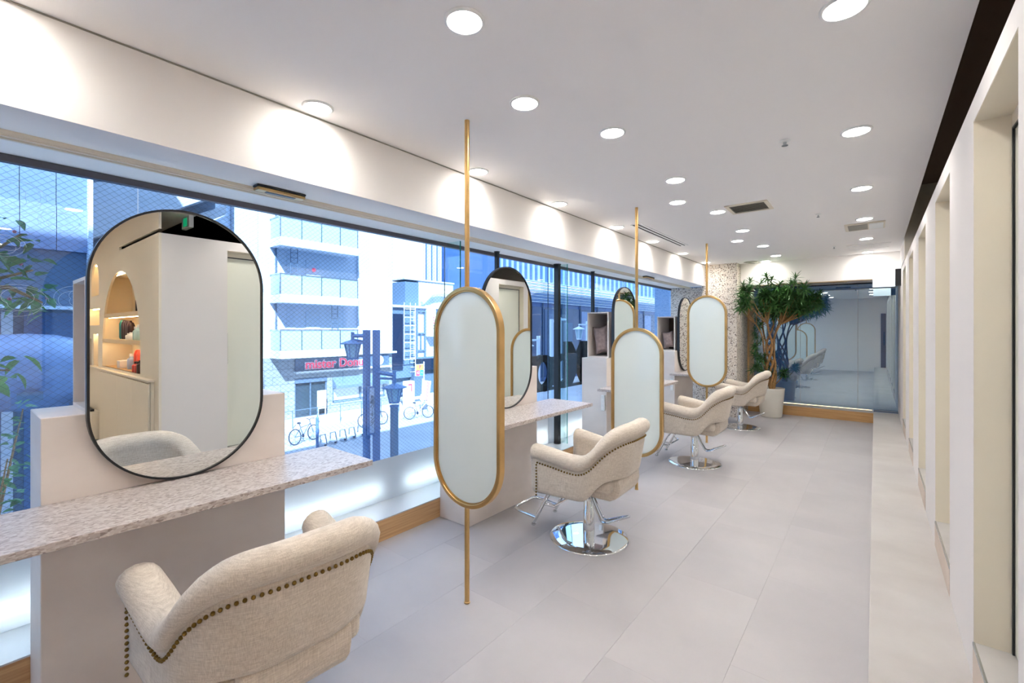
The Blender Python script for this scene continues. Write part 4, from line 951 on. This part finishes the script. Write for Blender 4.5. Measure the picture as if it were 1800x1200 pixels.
MB().box(-10.57, -10.43, 6.89, 7.03, G+.001, 1.47).build('post', 'lampblue', t); MB().box(-10.38, -10.24, 7.06, 7.20, G+.001, 1.47).build('post', 'lampblue', t)
bd = bx('sign_board', 'lampblue', -10.36, -10.28, 6.88, 7.10, -1.27, .0, t)
MB().box(-10.279, -10.27, 6.91, 7.04, -1.22, -.05).build('board_field', 'towerp', bd)
text('角\n蔵\nパ\n｜\nキ\nン\nグ', .125, 'navy', (-10.268, 6.975, -.635), (PI/2, 0, PI/2), bd, ext=.002)
MB().tube([(-10.5, 6.96, 1.32), (-10.80, 6.72, 1.32)], .05, 4).build('arm', 'lampblue', t); MB().tube([(-10.5, 6.96, 1.16), (-10.80, 6.72, 1.22)], .03, 4).build('arm', 'lampblue', t)
MB().tube([(-10.79, 6.73, 1.42), (-10.79, 6.73, 1.18)], .05, 6).build('hanger', 'lampblue', t); lantern(None, (-10.79, 6.73, 1.25), t, 'lampblue', .76, .64)
MB().tube([(-10.3, 7.13, .36), (-9.92, 7.42, .28)], .055, 4).build('arm', 'lampblue', t); MB().tube([(-10.3, 7.13, .20), (-9.92, 7.42, .18)], .03, 4).build('arm', 'lampblue', t)
MB().tube([(-9.93, 7.42, .40), (-9.93, 7.42, .08)], .05, 6).build('hanger', 'lampblue', t); lantern(None, (-9.93, 7.42, .09), t, 'lampblue', .78, .64)
t = thing('bollard_post', 'thick grey blue post standing under the lower lantern', 'post', (-9.93, 7.42, G)); MB().cyl((-9.93, 7.42, G+.001), .105, 2.84, 14).build('shaft', 'greyblue', t, smooth=.9); MB().cyl((-9.93, 7.42, G+2.842), .12, .05, 14).build('cap', 'lampblue', t, smooth=.9)
for (x, y, zt, lb) in ((-12.2, 16.3, .95, 'white street lantern seen through the window right of the second station mirror'), (-12.2, 20.9, 1.7, 'white street lantern just right of the thickest black window post')):
    t = thing('street_lantern', lb, 'street lamp', (x, y, G), 'white lanterns farther down the street')
    MB().tube([(x, y+.9, G+.001), (x, y+.9, zt+.25)], .09, 8).build('post', 'louvw', t); MB().tube([(x, y+.9, zt+.06), (x, y, zt+.06)], .05, 6).build('arm', 'louvw', t); lantern(None, (x, y, zt), t, 'louvw', .85)
for (y, zt, lb) in ((18.3, 2.0, 'tall white street pole left of the thickest black window post'), (19.0, 2.1, 'second tall white street pole beside the thickest black window post')):
    t = thing('street_pole', lb, 'pole', (-12.2, y, G)); MB().tube([(-12.2, y, G+.001), (-12.2, y, zt)], .10, 8).build('shaft', 'louvw', t); MB().tube([(-12.2, y, zt-.1), (-12.2, y+.55, zt-.1)], .06, 6).build('arm', 'louvw', t)
# ---------------------------------------------------------------- bicycles and racks
def bicycle(label, c, ang, m, g='bicycles parked in the street', s=1.0):
    t = thing('bicycle', label, 'bicycle', c, g); mt = Matrix.Translation(c) @ Matrix.Rotation(ang, 4, 'Z') @ Matrix.Rotation(-.12, 4, 'X')
    T = lambda p: tuple(mt @ Vector(p))
    for x in (-.52, .52):
        ci = [T((x+.32*math.cos(2*PI*i/20), 0, .34+.32*math.sin(2*PI*i/20))) for i in range(20)]
        w = MB().tube(ci, .022, 6, closed=True).build('wheel', 'navy', t, smooth=True); sp = MB()
        for i in range(8): sp.tube([T((x, 0, .34)), T((x+.31*math.cos(PI*i/4), 0, .34+.31*math.sin(PI*i/4)))], .005, 4)
        sp.build('spokes', 'steel', w)
    f = MB()
    for a, b in (((-.52, 0, .34), (-.08, 0, .32)), ((-.08, 0, .32), (.38, 0, .78)), ((-.08, 0, .32), (-.22, 0, .84)), ((-.52, 0, .34), (-.17, 0, .66)), ((.52, 0, .34), (.36, 0, .90)), ((-.18, 0, .68), (.38, 0, .72))): f.tube([T(a), T(b)], .018, 6)
    f.build('frame', m, t); MB().tube([T((.42, -.26, .96)), T((.34, -.1, .98)), T((.35, 0, .92)), T((.34, .1, .98)), T((.42, .26, .96))], .014, 6).build('handlebar', 'navy', t)
    q = T((-.24, 0, .88)); MB().ball(q, .11, 8, (1.1, .7, .4)).build('saddle', 'navy', t, smooth=True); q = T((-.08, 0, .32)); MB().ball(q, .09, 8, (1, .5, 1)).build('chainring', 'navy', t, smooth=True)
bicycle('dark bicycle leaning by the blue bollard near the cabinet edge', (-19.3, 9.75, G), 1.9, 'shade')
bicycle('black bicycle behind the twin-post street lamp', (-19.9, 13.6, G), 1.5, 'navy')
bicycle('pale bicycle parked near the banner, left one', (-19.6, 16.3, G), 1.2, 'steel'); bicycle('pale bicycle parked near the banner, right one', (-18.2, 17.5, G), 1.1, 'steel')
for i in range(7):
    x, y = -18.1-.12*i, 9.9+.52*i
    t = thing('bicycle_rack', '%s low metal bicycle rack unit from the dark bicycle' % ['first', 'second', 'third', 'fourth', 'fifth', 'sixth', 'seventh'][i], 'bicycle rack', (x, y, G), 'low bicycle racks in a row')
    MB().box(x-.25, x+.25, y-.10, y+.10, G+.001, G+.12).build('base', 'balc', t, bevel=.02); MB().tube([(x-.2, y, G+.12), (x-.2, y, G+.42), (x+.1, y+.05, G+.50), (x+.25, y+.05, G+.12)], .025, 6).build('hoop', 'steel', t, smooth=True); MB().cyl((x+.26, y-.03, G+.06), .05, .06, 10).build('wheel_stop', 'navy', t)
t = thing('blue_bollard', 'blue metal bollard next to the dark bicycle', 'bollard', (-17.9, 9.55, G)); MB().cyl((-17.9, 9.55, G+.001), .06, 1.25, 12).build('shaft', 'lampblue', t, smooth=.9); MB().ball((-17.9, 9.55, G+1.25), .065, 8).build('top', 'lampblue', t, smooth=True)
# ---------------------------------------------------------------- big sign letters outside the window, seen from behind
t = thing('letter_sign', 'large black letters on dark rails outside the window, seen from behind', 'sign', (-3.9, 5.9, .5))
for z in (.56, 1.03): bx('rail', 'blackm', -3.98, -3.92, 4.6, 8.6, z-.02, z+.02, t); None
for y in (4.62, 8.5): MB().box(-3.97, -3.93, y, y+.05, -.5, 1.04).box(-3.95, -3.0605, y, y+.05, -.5, -.44).build('bracket', 'blackm', t)
for ch, y, sz in (('D', 5.10, .74), ('O', 5.55, .74), ('O', 6.08, .74), ('M', 6.52, .98)):
    text(ch, sz, 'blackm', (-3.86, y, .80 if sz < .9 else .90), (PI/2, 0, -PI/2), t, name='letter', ext=.05, off=.012)
# thin etched swirls on the wired glass
M['etch'] = mat('etched_line', (226, 236, 248), .6); re_ = random.Random(5)
for cy, cz, rr_ in ((.18, 2.06, .10), (.33, 1.98, .07), (.20, 1.60, .09), (.40, 1.62, .08), (.16, 1.84, .06)):
    pts_ = []
    for i in range(90):
        a = i*.21; q = rr_*(.35+.65*abs(math.sin(a*.37+cy*9)))
        pts_.append((XG+.006, cy+q*math.cos(a)*1.1, cz+q*math.sin(a)*.8))
    MB().tube(pts_, .0005, 4).build('etched_swirl', 'etch', w1)
# ---------------------------------------------------------------- street tree, low shrub and parked car at the left
t = thing('street_tree', 'leafy street tree branch with pink buds close to the left window', 'tree', (-3.9, -.35, G))
rb_ = random.Random(11)
MB().tube([(-4.3, -.6, G+.001), (-4.25, -.55, 0), (-4.1, -.4, 1.2), (-3.9, -.1, 1.55)], [.11, .08, .05, .03], 8).build('trunk', 'trunk', t, smooth=True)
tips = []
for (a, b) in (((-3.9, -.1, 1.55), (-3.62, .30, 1.80)), ((-3.9, -.1, 1.55), (-3.7, .26, 2.0)), ((-4.1, -.4, 1.2), (-3.7, .22, 1.25)), ((-3.75, .1, 1.7), (-3.55, .33, 1.62))):
    m_ = (Vector(a)+Vector(b))/2+Vector((0, 0, .04)); MB().tube([a, m_, b], [.018, .012, .005], 6).build('branch', 'trunk', t, smooth=True); tips += [(Vector(a)*.25+Vector(b)*.75), Vector(b), m_]
lp = []
for k in range(4):
    mb = MB(); leafw = .040+.006*k; leaf(mb, Vector((0, 0, 0)), Vector((1, 0, 0)), .085+.01*k, leafw, .25); o = mb.build('leaf', 'leaf2', None, smooth=True, origin=False); lp.append(o.data); bpy.data.objects.remove(o)
for i in range(110):
    c = tips[i % len(tips)]+Vector((rb_.uniform(-.07, .07), rb_.uniform(-.09, .05), rb_.uniform(-.08, .08)))
    o = bpy.data.objects.new('leaf', lp[i % 4]); COL.objects.link(o); o.parent = t; o.location = c-t.location; o.rotation_euler = (rb_.uniform(-.5, .5), rb_.uniform(-.5, .9), rb_.uniform(0, 6.3)); o.scale = (rb_.uniform(.7, 1.1),)*3
col('bud', (206, 110, 130), .5)
for i in range(16):
    c = tips[i % len(tips)]+Vector((rb_.uniform(-.05, .05), rb_.uniform(-.06, .04), rb_.uniform(-.06, .06))); MB().ball(c, .009, 6).build('bud', 'bud', t, smooth=True)
t = thing('street_shrub', 'loose green shrub outside the window left of the nearest cabinet', 'shrub', (-4.6, .05, G))
for i in range(6):
    tip = (-4.35+rb_.uniform(-.15, .15), .12+.04*i, .25+.14*i); MB().tube([(-4.6, .05, G+.001), (-4.5, .08, -.6), tip], [.02, .014, .004], 5).build('stem', 'trunk', t, smooth=True)
    for j in range(14):
        c = Vector(tip)+Vector((rb_.uniform(-.12, .12), rb_.uniform(-.10, .10), rb_.uniform(-.30, .08)))
        o = bpy.data.objects.new('leaf', lp[j % 4]); COL.objects.link(o); o.parent = t; o.location = c-t.location; o.rotation_euler = (rb_.uniform(-.5, .5), rb_.uniform(-.5, .9), rb_.uniform(0, 6.3)); o.scale = (rb_.uniform(.6, .9),)*3
t = thing('parked_car', 'white parked car partly visible at the lower left through the window', 'car', (-11.2, -.3, G))
def section(x, w, z0, z1): return (x, w, z0, z1)
cb_ = MB(); prof = [(-2.1, .55), (-2.05, .85), (-1.5, .95), (-.9, 1.38), (.5, 1.42), (1.2, 1.0), (2.0, .85), (2.15, .5), (2.1, .28), (-2.1, .28)]
cb_.prism([(y-1.35, z+G) for y, z in prof], -12.0, -10.3, 'YZ').build('body', mat('car_paint', (226, 232, 240), .2), t, bevel=.08, seg=3)
gl_ = MB().prism([(y-1.35, z+G) for y, z in ((-.8, 1.32), (.45, 1.36), (1.02, 1.04), (-1.2, 1.0))], -12.01, -10.29, 'YZ').build('side_window', 'navyg', t)
for y in (-2.75, -.05):
    for x in (-12.03, -10.5): MB().lathe([(.0001, 0), (.32, 0), (.33, .02), (.33, .2), (.0001, .22)], (x, y, G+.33), 20, 'X').build('wheel', 'navy', t, smooth=.9)
